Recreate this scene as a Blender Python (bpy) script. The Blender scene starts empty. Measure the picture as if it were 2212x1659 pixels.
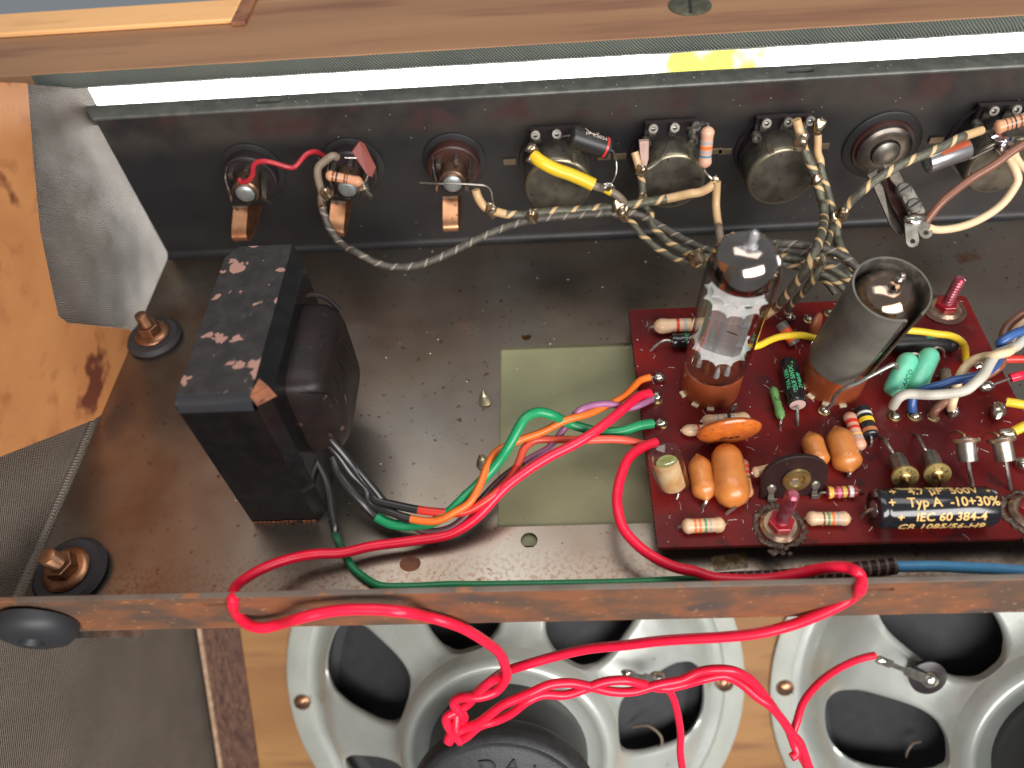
import bpy, bmesh, math, random
from mathutils import Vector, Matrix
random.seed(7)
scene = bpy.context.scene
scene.unit_settings.system = 'METRIC'; scene.unit_settings.scale_length = 0.01      # one unit = 1 cm
# ---------------------------------------------------------------- camera
cam = bpy.data.cameras.new('camera'); camo = bpy.data.objects.new('camera', cam); scene.collection.objects.link(camo); scene.camera = camo
cam.sensor_width = 36; cam.lens = 36*1661/2212; cam.clip_start = 1; cam.clip_end = 2000
camo.matrix_world = Matrix([[0.9979, 0.03672, 0.05335, 0.0], [0.00491, 0.77846, -0.62768, 0.0], [-0.06458, 0.62662, 0.77664, 22.0], [0.0, 0.0, 0.0, 1.0]])
cam.dof.use_dof = True; cam.dof.focus_distance = 25.5; cam.dof.aperture_fstop = 0.075
# ---------------------------------------------------------------- world and lamps
W = bpy.data.worlds.new('World'); scene.world = W; W.use_nodes = True
bg = W.node_tree.nodes['Background']; bg.inputs[0].default_value = (.86, .93, 1, 1); bg.inputs[1].default_value = .24
def area(name, loc, target, sx, sy, power, col):
    l = bpy.data.lights.new(name, 'AREA'); l.shape = 'RECTANGLE'; l.size = sx; l.size_y = sy; l.energy = power; l.color = col
    o = bpy.data.objects.new(name, l); scene.collection.objects.link(o); o.location = loc
    o.rotation_euler = (Vector(target)-Vector(loc)).to_track_quat('-Z', 'Y').to_euler()
    return o
area('window_light', (30, -62, 46), (0, 10, -2), 110, 44, 180000, (1, .975, .95))
area('ceiling_light', (8, 30, 84), (2, 12, 0), 90, 40, 34000, (1, .97, .92))
scene.view_settings.view_transform = 'Standard'; scene.view_settings.look = 'None'; scene.view_settings.exposure = 0; scene.view_settings.gamma = 1
# ---------------------------------------------------------------- materials
def mk(name, col, rough=.5, metal=0, col2=None, ns=1.0, mix=(.35, .65), spots=(), bump=0, bs=20, trans=0, ior=1.45, coat=0, spec=.5, stretch=None, uv=False, rvar=0):
    m = bpy.data.materials.new(name); m.use_nodes = True; nt = m.node_tree; N = nt.nodes; L = nt.links
    b = N['Principled BSDF']; tc = N.new('ShaderNodeTexCoord'); src = tc.outputs['UV' if uv else 'Object']
    if stretch:
        mp = N.new('ShaderNodeMapping'); mp.inputs['Scale'].default_value = stretch; L.new(src, mp.inputs[0]); src = mp.outputs[0]
    def noise(s, det=4):
        n = N.new('ShaderNodeTexNoise'); n.inputs['Scale'].default_value = s; n.inputs['Detail'].default_value = det; L.new(src, n.inputs['Vector']); return n.outputs['Fac']
    def ramp(f, lo, hi):
        r = N.new('ShaderNodeMapRange'); r.inputs[1].default_value = lo; r.inputs[2].default_value = hi; L.new(f, r.inputs[0]); return r.outputs[0]
    def mixc(f, a, c):
        x = N.new('ShaderNodeMix'); x.data_type = 'RGBA'; L.new(f, x.inputs[0])
        if isinstance(a, tuple): x.inputs[6].default_value = (*a, 1)
        else: L.new(a, x.inputs[6])
        x.inputs[7].default_value = (*c, 1); return x.outputs[2]
    cur = col
    if col2: cur = mixc(ramp(noise(ns), *mix), cur, col2)
    for (c, s, lo, hi, *msk) in spots:
        f = ramp(noise(s, 3), lo, hi)
        if msk:
            sp = N.new('ShaderNodeSeparateXYZ'); L.new(tc.outputs['Object'], sp.inputs[0]); mm = N.new('ShaderNodeMath'); mm.operation = 'MULTIPLY'; L.new(f, mm.inputs[0]); L.new(ramp(sp.outputs[msk[0]], msk[1], msk[2]), mm.inputs[1]); f = mm.outputs[0]
        cur = mixc(f, cur, c)
    if isinstance(cur, tuple): b.inputs['Base Color'].default_value = (*cur, 1)
    else: L.new(cur, b.inputs['Base Color'])
    b.inputs['Roughness'].default_value = rough; b.inputs['Metallic'].default_value = metal
    if rvar:
        r = N.new('ShaderNodeMapRange'); r.inputs[1].default_value = .3; r.inputs[2].default_value = .7; r.inputs[3].default_value = max(.02, rough-rvar); r.inputs[4].default_value = min(1, rough+rvar)
        L.new(noise(ns*2.3), r.inputs[0]); L.new(r.outputs[0], b.inputs['Roughness'])
    b.inputs['IOR'].default_value = ior; b.inputs['Transmission Weight'].default_value = trans; b.inputs['Coat Weight'].default_value = coat
    b.inputs['Coat Roughness'].default_value = .12; b.inputs['Specular IOR Level'].default_value = spec
    if bump:
        bp = N.new('ShaderNodeBump'); bp.inputs['Strength'].default_value = bump; bp.inputs['Distance'].default_value = .02; L.new(noise(bs, 6), bp.inputs['Height']); L.new(bp.outputs[0], b.inputs['Normal'])
    return m
M = {}
M['plate'] = mk('chassis_metal', (.33, .30, .26), .31, .93, (.24, .17, .125), .16, (.35, .7), [((.16, .09, .06), 3.4, .655, .70), ((.13, .075, .05), 11, .68, .72), ((.24, .12, .07), .5, .68, .75), ((.20, .095, .06), 6.5, .50, .60, 1, -5.6, -7.8), ((.19, .125, .09), .35, .35, .65, 0, -6, -14)], .06, 14, rvar=.05)  # last spot layer browns the left end: painted brace reflection, partly rust stain
M['wall'] = mk('dark_panel_metal', (.020, .020, .022), .42, .3, (.032, .029, .028), .3, (.4, .65), [((.055, .047, .041), .5, .30, .55, 2, 5.0, 5.8), ((.058, .031, .028), .45, .50, .62, 2, 5.4, 6.0), ((.30, .28, .26), 5.5, .79, .8)], .1, 18, rvar=.08)
M['flange'] = mk('dusty_flange_metal', (.085, .09, .085), .45, .4, (.14, .14, .125), 2, spots=[((.35, .35, .33), 16, .68, .72)], bump=.2, bs=30)
M['lip'] = mk('rusty_lip_metal', (.125, .075, .05), .6, .2, (.26, .10, .045), .75, (.40, .60), [((.095, .068, .055), .62, .54, .66), ((.42, .2, .1), 6, .66, .72)], .25, 16, stretch=(.75, 1, 1.2))
M['lipgrey'] = mk('grey_brown_metal', (.17, .135, .11), .5, .4, (.12, .09, .075), .8, spots=[((.3, .13, .06), 1.6, .6, .7)], bump=.15)
M['green_panel'] = mk('olive_insulating_panel', (.25, .245, .135), .55, 0, (.20, .195, .11), .35, spots=[((.12, .12, .09), 1.7, .70, .76)], bump=.08, coat=.1)
M['pcb'] = mk('red_phenolic_board', (.17, .009, .007), .42, 0, (.085, .008, .010), .42, (.36, .64), [((.24, .07, .055), 20, .66, .76), ((.05, .012, .014), 1.3, .60, .72), ((.17, .09, .08), .8, .64, .9)], .10, 22, coat=.05, spec=.22, rvar=.1)
M['pcb_edge'] = mk('board_edge', (.05, .012, .012), .7)
M['tolex_bump'] = None
def tolex(name, col, col2, sx, sy, ax):
    m = mk(name, col, .5, 0, col2, .4, rvar=.08); nt = m.node_tree; N = nt.nodes; L = nt.links; b = N['Principled BSDF']
    tc = N.new('ShaderNodeTexCoord'); sp = N.new('ShaderNodeSeparateXYZ'); L.new(tc.outputs['Object'], sp.inputs[0])
    nz = N.new('ShaderNodeTexNoise'); nz.inputs['Scale'].default_value = 1.6; nz.inputs['Detail'].default_value = 2; L.new(tc.outputs['Object'], nz.inputs['Vector'])
    hs = []
    for o, s in ((ax[0], sx), (ax[1], sy)):
        a = N.new('ShaderNodeMath'); a.operation = 'MULTIPLY'; a.inputs[1].default_value = s; L.new(sp.outputs[o], a.inputs[0])
        c = N.new('ShaderNodeMath'); c.operation = 'MULTIPLY_ADD'; c.inputs[1].default_value = 5; L.new(nz.outputs['Fac'], c.inputs[0]); L.new(a.outputs[0], c.inputs[2])
        d = N.new('ShaderNodeMath'); d.operation = 'SINE'; L.new(c.outputs[0], d.inputs[0]); hs.append(d.outputs[0])
    e = N.new('ShaderNodeMath'); e.operation = 'MULTIPLY'; L.new(hs[0], e.inputs[0]); L.new(hs[1], e.inputs[1])
    bp = N.new('ShaderNodeBump'); bp.inputs['Strength'].default_value = .75; bp.inputs['Distance'].default_value = .04; L.new(e.outputs[0], bp.inputs['Height']); L.new(bp.outputs[0], b.inputs['Normal'])
    return m
M['tolex_side'] = tolex('woven_vinyl_covering', (.145, .118, .094), (.18, .148, .118), 52, 52, (1, 2))
M['tolex_strip'] = tolex('woven_vinyl_covering_grey', (.10, .115, .10), (.13, .145, .12), 52, 52, (0, 2))
def wood(name, c1, c2, c3, sc, grain=(1, 12, 12), patch=None):
    return mk(name, c1, .5, 0, c2, sc, (.35, .65), [(c3, sc*2.2, .55, .75)] + (patch or []), .12, sc*8, stretch=grain)
M['wood_top'] = wood('varnished_cabinet_wood', (.33, .175, .09), (.26, .13, .068), (.20, .09, .052), .35, (.16, 1.6, 1.6))
M['wood_side'] = wood('bare_brace_wood', (.62, .27, .10), (.54, .22, .08), (.42, .16, .06), .5, (1.2, .9, 1.2), [((.16, .045, .025), .42, .60, .66)])
M['wood_stain'] = wood('dark_stained_wood', (.20, .075, .04), (.30, .13, .065), (.14, .05, .03), .8, (1.5, 1.5, .6))
M['sun_patch'] = wood('sunlit_wood_colour', (.85, .47, .2), (.8, .42, .17), (.7, .36, .15), .4, (.3, 2, 2))  # sunlight on the rail wood, put into a brighter orange colour
M['baffle'] = wood('plywood_baffle', (.32, .165, .06), (.25, .115, .04), (.19, .08, .035), .22, (.35, 2.2, 2.2))
M['band'] = wood('rough_sawn_band', (.12, .06, .04), (.05, .022, .018), (.22, .11, .06), 2.2, (3, 1.0, .5))
M['pale_edge'] = mk('pale_ply_edge', (.45, .3, .2), .7, 0, (.3, .18, .11), 3)
M['basket'] = mk('painted_steel_basket', (.50, .52, .48), .33, .35, (.42, .44, .40), .35, (.4, .65), [((.22, .21, .18), 1.8, .70, .78), ((.5, .42, .32), .3, .62, .8)], .05, 9, rvar=.06)
M['gasket'] = mk('grey_rim_paint', (.42, .43, .38), .45, .2, (.36, .37, .33), .8, bump=.05)
M['cone'] = mk('black_paper_cone', (.034, .034, .038), .8, 0, (.045, .044, .046), 1.5, spots=[((.1, .1, .1), 12, .76, .8)], bump=.4, bs=26)
M['magnet'] = mk('grey_magnet_paint', (.05, .052, .053), .45, .2, (.05, .052, .052), 1, spots=[((.2, .2, .2), 9, .75, .8)])
M['cap'] = mk('crinkle_black_plastic', (.020, .021, .023), .48, 0, (.03, .03, .032), 3, spots=[((.16, .16, .16), 8, .68, .78)], bump=.6, bs=11)
M['xf'] = mk('black_lacquer', (.006, .0055, .006), .22, .0, (.009, .008, .008), 2, (.4, .6), [((.30, .30, .29), 7, .755, .79)], .08, 9, coat=.2, spec=.3)
M['xf_top'] = mk('flaking_black_lacquer', (.018, .016, .016), .45, .05, (.03, .026, .025), 2, (.4, .6), [((.33, .18, .145), 2.1, .64, .652), ((.35, .19, .155), 1.0, .625, .638), ((.22, .21, .2), 9, .74, .78)], .3, 8)
M['xf_edge'] = mk('worn_black_edge', (.05, .05, .055), .16, .6, spots=[((.3, .15, .1), 1.6, .64, .68)], coat=.6)
M['rust'] = mk('bare_rusty_steel', (.34, .12, .05), .6, .2, (.16, .06, .035), 2.2, bump=.3)
M['coil'] = mk('varnished_winding_paper', (.011, .008, .008), .42, 0, (.022, .013, .011), .8, (.4, .7), [((.1, .055, .035), 2.2, .66, .74)], .35, 7, spec=.3)
M['black_rubber'] = mk('black_rubber', (.022, .023, .026), .5, bump=.1)
M['grommet'] = mk('dark_grommet_rubber', (.03, .026, .03), .6)
M['copper_bolt'] = mk('bronzed_bolt', (.42, .22, .12), .33, .9, (.25, .12, .07), 2, bump=.1)
M['copper'] = mk('copper_spring', (.62, .31, .17), .33, .9, (.42, .2, .1), 1.8, spots=[((.12, .06, .04), 6, .62, .7)], bump=.1)
M['steel'] = mk('dull_tin_steel', (.38, .36, .32), .38, .9, (.22, .2, .17), 3, bump=.1)
M['lead'] = mk('tinned_wire', (.55, .54, .50), .3, .9, (.36, .34, .3), 4)
M['solder'] = mk('solder', (.62, .60, .54), .2, .95, (.35, .31, .24), 3.5, bump=.25, bs=8)
M['brass'] = mk('brass', (.62, .44, .18), .3, .95, (.4, .28, .13), 3)
M['gilt'] = mk('gilt_flange', (.56, .42, .16), .38, .7, (.42, .3, .1), 2.5, bump=.1)
M['chrome'] = mk('bright_solder', (.8, .8, .84), .08, 1, (.5, .45, .5), 2, bump=.3, bs=6)
M['can'] = mk('tarnished_can', (.33, .30, .27), .36, .85, (.20, .17, .15), 2.2, bump=.1)
M['can_warm'] = mk('warm_tarnished_can', (.5, .43, .34), .33, .85, (.32, .25, .19), 2.2, bump=.1)
M['pot'] = mk('tarnished_pot_case', (.16, .145, .115), .45, .7, (.085, .075, .06), 1.6, (.35, .65), [((.05, .035, .03), 3.5, .62, .7)], .2, 9)
M['pot_edge'] = mk('worn_pot_edge', (.27, .235, .165), .36, .85)
M['bakelite'] = mk('dark_bakelite', (.022, .016, .018), .35, spots=[((.1, .09, .08), 8, .7, .76)])
M['bakelite_dk'] = mk('dark_brown_fibre', (.020, .0065, .006), .4, 0, (.012, .005, .005), 1.2, spots=[((.2, .12, .1), 9, .72, .78)], bump=.1)
M['bakelite_red'] = mk('brown_bakelite', (.055, .020, .016), .35, 0, (.035, .014, .012), 1.2, bump=.1)
M['socket'] = mk('brown_socket_phenolic', (.235, .052, .016), .3, 0, (.17, .036, .013), 1.2, coat=.3, bump=.06)
def thin_glass(name):
    m = bpy.data.materials.new(name); m.use_nodes = True; nt = m.node_tree; N = nt.nodes; L = nt.links; N.remove(N['Principled BSDF'])
    fr_ = N.new('ShaderNodeFresnel'); fr_.inputs[0].default_value = 1.5; ge = N.new('ShaderNodeNewGeometry'); ml = N.new('ShaderNodeMath'); ml.operation = 'MULTIPLY_ADD'; ml.inputs[1].default_value = -1; ml.inputs[2].default_value = 1; L.new(ge.outputs['Backfacing'], ml.inputs[0]); mu_ = N.new('ShaderNodeMath'); mu_.operation = 'MULTIPLY'; md_ = N.new('ShaderNodeMath'); md_.operation = 'MULTIPLY'; md_.use_clamp = True; md_.inputs[1].default_value = 2.2; L.new(fr_.outputs[0], md_.inputs[0]); L.new(md_.outputs[0], mu_.inputs[0]); L.new(ml.outputs[0], mu_.inputs[1]); tr = N.new('ShaderNodeBsdfTransparent'); lw = N.new('ShaderNodeLayerWeight'); lw.inputs[0].default_value = .5; pw = N.new('ShaderNodeMath'); pw.operation = 'POWER'; pw.inputs[1].default_value = 5; L.new(lw.outputs['Facing'], pw.inputs[0]); mc = N.new('ShaderNodeMix'); mc.data_type = 'RGBA'; mc.inputs[6].default_value = (.97, .965, .95, 1); mc.inputs[7].default_value = (.34, .31, .27, 1); L.new(pw.outputs[0], mc.inputs[0]); L.new(mc.outputs[2], tr.inputs[0]); gl = N.new('ShaderNodeBsdfGlossy'); gl.inputs['Roughness'].default_value = .02
    mx = N.new('ShaderNodeMixShader'); L.new(mu_.outputs[0], mx.inputs[0]); L.new(tr.outputs[0], mx.inputs[1]); L.new(gl.outputs[0], mx.inputs[2]); L.new(mx.outputs[0], N['Material Output'].inputs[0]); return m
M['glass'] = thin_glass('clear_glass')
M['getter'] = mk('silvered_getter', (.48, .40, .36), .13, 1, (.30, .24, .21), .9)
M['getter2'] = mk('reflection_brown_getter', (.62, .40, .26), .10, 1, (.42, .26, .17), .8)  # warm brown of the reflected surroundings is put into the mirror colour
M['mica'] = mk('white_mica', (.74, .75, .74), .5, 0, (.55, .56, .56), 2)
M['anode'] = mk('grey_anode', (.34, .345, .35), .42, .5, (.25, .255, .26), 1, stretch=(2, 2, .3))
M['anode_d'] = mk('dark_window', (.04, .02, .018), .5)
M['tipglass'] = mk('grey_glass_tip', (.42, .42, .44), .08, .3, coat=.6)
M['shield'] = mk('grey_tube_shield', (.19, .185, .155), .55, .35, (.105, .10, .088), .7, (.35, .65), [((.28, .27, .24), 16, .66, .72)], .15, 24)
M['shield_in'] = mk('shield_inside', (.16, .15, .13), .35, .7, (.34, .32, .27), 3.5, (.45, .65))
M['epoxy_or'] = mk('orange_epoxy', (.56, .20, .045), .36, 0, (.46, .145, .03), 1.8, spots=[((.25, .07, .02), 9, .68, .74)], bump=.05, coat=.35)
M['ceram_or'] = mk('orange_ceramic', (.60, .155, .022), .25, 0, (.45, .10, .02), 2.5, spots=[((.22, .06, .02), 8, .62, .72)], coat=.5, bump=.06)
M['ceram_br'] = mk('brown_ceramic', (.42, .13, .06), .4, 0, (.34, .10, .045), 2)
M['ceram_rd'] = mk('dull_red_ceramic', (.20, .045, .035), .5, bump=.1)
M['green'] = mk('green_body', (.12, .27, .08), .35, coat=.3)
M['turq'] = mk('turquoise_epoxy', (.115, .50, .34), .3, 0, (.17, .58, .37), 1.8, spots=[((.2, .5, .2), 5, .66, .74)], coat=.35, bump=.05)
M['beige'] = mk('beige_resistor_paint', (.70, .48, .30), .4, 0, (.62, .40, .235), 2.5, spots=[((.3, .19, .1), 9, .68, .74)], coat=.2)
M['pink'] = mk('pinkish_resistor_paint', (.68, .38, .26), .4, 0, (.60, .32, .21), 2.5, coat=.2)
M['peach'] = mk('peach_resistor_paint', (.66, .33, .18), .35, 0, (.52, .23, .12), 2.5, coat=.2)
for n, c in dict(red=(.62, .03, .02), orange=(.85, .17, .03), green_b=(.06, .28, .12), grey_b=(.38, .36, .36), violet=(.30, .15, .20), brown=(.17, .06, .03), black=(.014, .014, .016), yellow=(.85, .58, .03), white=(.72, .71, .68), blue_b=(.06, .22, .34), darkred=(.30, .015, .02), pinkband=(.55, .12, .20), gold=(.62, .42, .07), copperband=(.45, .16, .06), orangered=(.75, .09, .015), greyend=(.16, .14, .13)).items():
    M[n] = mk('paint_'+n, c, .35, coat=.25)
M['capblk'] = mk('glossy_black_sleeve', (.012, .012, .014), .14, 0, spots=[((.12, .12, .12), 12, .74, .79)], coat=.5)
M['capblk_d'] = mk('dusty_black_sleeve', (.02, .02, .02), .4, 0, spots=[((.2, .19, .17), 12, .68, .74)], bump=.2)
M['pinkseal'] = mk('pink_rubber_seal', (.50, .33, .29), .5)
M['silver'] = mk('aluminium_can', (.58, .57, .58), .28, .9, (.48, .45, .45), 1)
M['ink_green'] = mk('green_print', (.08, .50, .22), .5)
M['ink_gold'] = mk('gold_print', (.80, .50, .18), .4)
M['ink_dark'] = mk('dark_print', (.02, .015, .012), .6)
M['ink_pale'] = mk('pale_print', (.55, .45, .38), .5)
M['ink_teal'] = mk('dark_green_print', (.02, .12, .09), .6)
def wirem(n, c, r=.35, c2=None): M['w_'+n] = mk('insulation_'+n, c, r, 0, c2 or tuple(v*.85 for v in c), 1.2, spots=[(tuple(v*.45 for v in c), 8, .70, .78)], bump=.04, coat=.15)
wirem('red', (.90, .011, .050), .34); wirem('red2', (.58, .03, .02)); wirem('salmon', (.72, .10, .06)); wirem('orange', (.80, .16, .02)); wirem('green', (.01, .27, .10)); wirem('violet', (.33, .12, .25))
wirem('black', (.02, .018, .018), .3); wirem('yellow', (.80, .50, .02), .35, (.72, .50, .03)); wirem('cream', (.78, .56, .34), .45); wirem('white', (.50, .47, .40), .55, (.42, .38, .32)); wirem('blue', (.03, .09, .28)); wirem('brown', (.22, .085, .05))
wirem('cyan', (.10, .36, .66)); wirem('plum', (.13, .05, .06)); wirem('greybrown', (.20, .15, .11), .5); wirem('dkgreen', (.03, .16, .08)); wirem('tan', (.62, .40, .20), .4); wirem('dimred', (.40, .02, .03))
def braid(name, base, base2, stripe, k, wdt):
    m = mk(name, base, .42, .45, base2, 6); nt = m.node_tree; N = nt.nodes; L = nt.links; b = N['Principled BSDF']
    tc = N.new('ShaderNodeTexCoord'); sp = N.new('ShaderNodeSeparateXYZ'); L.new(tc.outputs['UV'], sp.inputs[0])
    def mth(op, a, b_, c=None):
        n = N.new('ShaderNodeMath'); n.operation = op
        for i, v in enumerate((a, b_, c)):
            if v is None: continue
            if isinstance(v, (int, float)): n.inputs[i].default_value = v
            else: L.new(v, n.inputs[i])
        return n.outputs[0]
    ph = mth('FRACT', mth('MULTIPLY_ADD', sp.outputs[0], k, sp.outputs[1]), 0)
    f = mth('LESS_THAN', ph, wdt)
    old = b.inputs['Base Color'].links[0].from_socket
    x = N.new('ShaderNodeMix'); x.data_type = 'RGBA'; L.new(f, x.inputs[0]); L.new(old, x.inputs[6]); x.inputs[7].default_value = (*stripe, 1); L.new(x.outputs[2], b.inputs['Base Color'])
    L.new(mth('MULTIPLY_ADD', f, -.45, .45), b.inputs['Metallic'])
    w1 = mth('SINE', mth('MULTIPLY_ADD', sp.outputs[1], 50.26, mth('MULTIPLY', sp.outputs[0], 60)), 0); w2 = mth('SINE', mth('MULTIPLY_ADD', sp.outputs[1], 50.26, mth('MULTIPLY', sp.outputs[0], -60)), 0)
    edge = mth('MULTIPLY', mth('LESS_THAN', mth('ABSOLUTE', mth('SUBTRACT', ph, wdt), 0), .04), -3)
    bp = N.new('ShaderNodeBump'); bp.inputs['Strength'].default_value = .5; bp.inputs['Distance'].default_value = .012; L.new(mth('ADD', mth('MULTIPLY', w1, w2), edge), bp.inputs['Height']); L.new(bp.outputs[0], b.inputs['Normal'])
    return m
M['braid'] = braid('striped_braided_sleeve', (.17, .165, .12), (.10, .095, .075), (.66, .44, .22), 1.25, .2)
M['braid2'] = braid('plain_braided_sleeve', (.13, .12, .10), (.08, .07, .06), (.30, .25, .2), 1.6, .12)
M['braid3'] = braid('dark_woven_sleeve', (.05, .028, .025), (.025, .015, .014), (.16, .1, .09), 4, .3)
# ---------------------------------------------------------------- mesh helpers
LOC = {}
class MB:
    def __init__(s): s.v = []; s.f = []; s.m = []; s.uv = []
    def add(s, v, f, m=0, uv=None):
        o = len(s.v); s.v += [tuple(p) for p in v]
        for i, q in enumerate(f):
            s.f.append([o+j for j in q]); s.m.append(m[i] if isinstance(m, list) else m); s.uv.append(uv[i] if uv else [(0, 0)]*len(q))
        return s
    def box(s, lo, hi, m=0, mat=None):
        v = [Vector((x, y, z)) for z in (lo[2], hi[2]) for y in (lo[1], hi[1]) for x in (lo[0], hi[0])]
        if mat is not None: v = [mat @ p for p in v]
        return s.add(v, [(0, 2, 3, 1), (4, 5, 7, 6), (0, 1, 5, 4), (2, 6, 7, 3), (0, 4, 6, 2), (1, 3, 7, 5)], m)
    def lathe(s, a, b, prof, seg=20, mats=None, arc=None, up=None, squash=1):
        a = Vector(a); b = Vector(b); ax = b-a; Ln = ax.length; ax.normalize()
        u = Vector(up) if up else (Vector((0, 0, 1)) if abs(ax.z) < .9 else Vector((1, 0, 0)))
        u = (u-ax*u.dot(ax)).normalized(); w = ax.cross(u)
        full = arc is None; a0, a1 = (0, 2*math.pi) if full else arc; n = seg if full else seg+1
        vs = []; fs = []; ms = []; uvs = []
        for t, r in prof:
            for k in range(n):
                g = a0+(a1-a0)*k/seg; vs.append(a+ax*(t*Ln)+u*(r*math.cos(g)*squash)+w*(r*math.sin(g)))
        for i in range(len(prof)-1):
            for k in range(seg):
                k2 = (k+1) % n if full else k+1
                fs.append((i*n+k, i*n+k2, (i+1)*n+k2, (i+1)*n+k)); ms.append(mats[i] if mats else 0)
                uvs.append([(prof[i][0]*Ln, k/seg), (prof[i][0]*Ln, (k+1)/seg), (prof[i+1][0]*Ln, (k+1)/seg), (prof[i+1][0]*Ln, k/seg)])
        return s.add(vs, fs, ms, uvs)
    def tube(s, pts, r, seg=10, msplit=None, closed_ends=True, step=.22):
        P = smooth(pts, step); n = len(P); tot = 0; Ls = [0]
        for i in range(1, n): tot += (P[i]-P[i-1]).length; Ls.append(tot)
        tg = (P[1]-P[0]).normalized(); u = tg.orthogonal().normalized(); vs = []
        for i in range(n):
            t2 = (P[min(i+1, n-1)]-P[max(i-1, 0)]).normalized()
            u = (u-t2*u.dot(t2)).normalized(); w = t2.cross(u); rr = r(Ls[i]/tot) if callable(r) else r
            for k in range(seg): g = 2*math.pi*k/seg; vs.append(P[i]+u*(rr*math.cos(g))+w*(rr*math.sin(g)))
        fs = []; ms = []; uvs = []
        for i in range(n-1):
            for k in range(seg):
                k2 = (k+1) % seg; fs.append((i*seg+k, i*seg+k2, (i+1)*seg+k2, (i+1)*seg+k))
                uvs.append([(Ls[i], k/seg), (Ls[i], (k+1)/seg), (Ls[i+1], (k+1)/seg), (Ls[i+1], k/seg)])
                mm = 0
                if msplit:
                    for j, fr_ in enumerate(msplit):
                        if Ls[i]/tot >= fr_: mm = j+1
                ms.append(mm)
        if closed_ends:
            fs += [tuple(range(seg))[::-1], tuple((n-1)*seg+k for k in range(seg))]; ms += [0, ms[-1]]; uvs += [[(0, 0)]*seg]*2
        return s.add(vs, fs, ms, uvs)
    def ball(s, c, r, m=0, sc=(1, 1, 1), seg=12, rot=None, jit=0):
        c = Vector(c); vs = []; fs = []; rings = seg//2
        for i in range(rings+1):
            th = math.pi*i/rings
            for k in range(seg):
                g = 2*math.pi*k/seg; p = Vector((math.sin(th)*math.cos(g)*sc[0], math.sin(th)*math.sin(g)*sc[1], math.cos(th)*sc[2]))*r
                if jit and 0 < i < rings: p *= 1+jit*math.sin(g*2+i*1.7+c.x*9)*.6+jit*math.sin(g*3-i+c.y*7)*.4
                vs.append(c+(rot @ p if rot else p))
        for i in range(rings):
            for k in range(seg): k2 = (k+1) % seg; fs.append((i*seg+k, (i+1)*seg+k, (i+1)*seg+k2, i*seg+k2))
        return s.add(vs, fs, m)
    def prism(s, poly, th, fr_, m=0):
        """poly: 2D outline; fr_: matrix placing it; extruded by th along local +Z"""
        n = len(poly); v = [fr_ @ Vector((x, y, 0)) for x, y in poly]+[fr_ @ Vector((x, y, th)) for x, y in poly]
        return s.add(v, [tuple(range(n))[::-1], tuple(range(n, 2*n))]+[(k, (k+1) % n, n+(k+1) % n, n+k) for k in range(n)], m)
def smooth(pts, step=.22):
    p = [Vector(q) for q in pts]
    if len(p) < 3: return p
    p = [p[0]*2-p[1]]+p+[p[-1]*2-p[-2]]; out = []
    for i in range(1, len(p)-2):
        a, b, c, d = p[i-1:i+3]; k = max(3, int((c-b).length/step))
        t0 = 0; t1 = t0+max(1e-4, (b-a).length)**.5; t2 = t1+max(1e-4, (c-b).length)**.5; t3 = t2+max(1e-4, (d-c).length)**.5
        for j in range(k):
            t = t1+(t2-t1)*j/k
            A1 = a*((t1-t)/(t1-t0))+b*((t-t0)/(t1-t0)); A2 = b*((t2-t)/(t2-t1))+c*((t-t1)/(t2-t1)); A3 = c*((t3-t)/(t3-t2))+d*((t-t2)/(t3-t2))
            B1 = A1*((t2-t)/(t2-t0))+A2*((t-t0)/(t2-t0)); B2 = A2*((t3-t)/(t3-t1))+A3*((t-t1)/(t3-t1))
            out.append(B1*((t2-t)/(t2-t1))+B2*((t-t1)/(t2-t1)))
    out.append(p[-2]); return out
def frame(o, x, y):
    x = Vector(x).normalized(); z = x.cross(Vector(y)).normalized(); y = z.cross(x)
    return Matrix(((x.x, y.x, z.x, o[0]), (x.y, y.y, z.y, o[1]), (x.z, y.z, z.z, o[2]), (0, 0, 0, 1)))
def obj(name, mb, mats, parent=None, loc=None, flat=False, bev=0, label=None, kind=None, sub=0):
    if not isinstance(mats, (list, tuple)): mats = [mats]
    o_ = Vector(LOC[parent.name]) if parent else Vector(loc if loc is not None else (sum((Vector(v) for v in mb.v), Vector())/max(1, len(mb.v))))
    me = bpy.data.meshes.new(name); me.from_pydata([tuple(Vector(v)-o_) for v in mb.v], [], mb.f)
    for m in mats: me.materials.append(M[m])
    me.polygons.foreach_set('material_index', mb.m); me.polygons.foreach_set('use_smooth', [not flat]*len(mb.f))
    uvl = me.uv_layers.new(name='uv'); k = 0; flatuv = []
    for q in mb.uv:
        for c in q: flatuv += [c[0], c[1]]
    uvl.data.foreach_set('uv', flatuv)
    bm = bmesh.new(); bm.from_mesh(me); bmesh.ops.recalc_face_normals(bm, faces=bm.faces); bm.to_mesh(me); bm.free()
    if not flat: me.set_sharp_from_angle(angle=math.radians(42))
    o = bpy.data.objects.new(name, me); scene.collection.objects.link(o)
    if parent: o.parent = parent
    else: o.location = o_
    LOC[o.name] = tuple(o_)
    if bev:
        b = o.modifiers.new('bevel', 'BEVEL'); b.width = bev; b.segments = 3; b.limit_method = 'ANGLE'; b.harden_normals = False
    if sub: s_ = o.modifiers.new('sub', 'SUBSURF'); s_.levels = sub; s_.render_levels = sub
    if label: o['label'] = label
    if kind: o['kind'] = kind
    return o
def thing(name, label, cat, loc, group=None):
    o = bpy.data.objects.new(name, None); scene.collection.objects.link(o); o.location = loc; o.empty_display_size = .5
    LOC[o.name] = tuple(loc); o['label'] = label; o['category'] = cat
    if group: o['group'] = group
    return o
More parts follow.
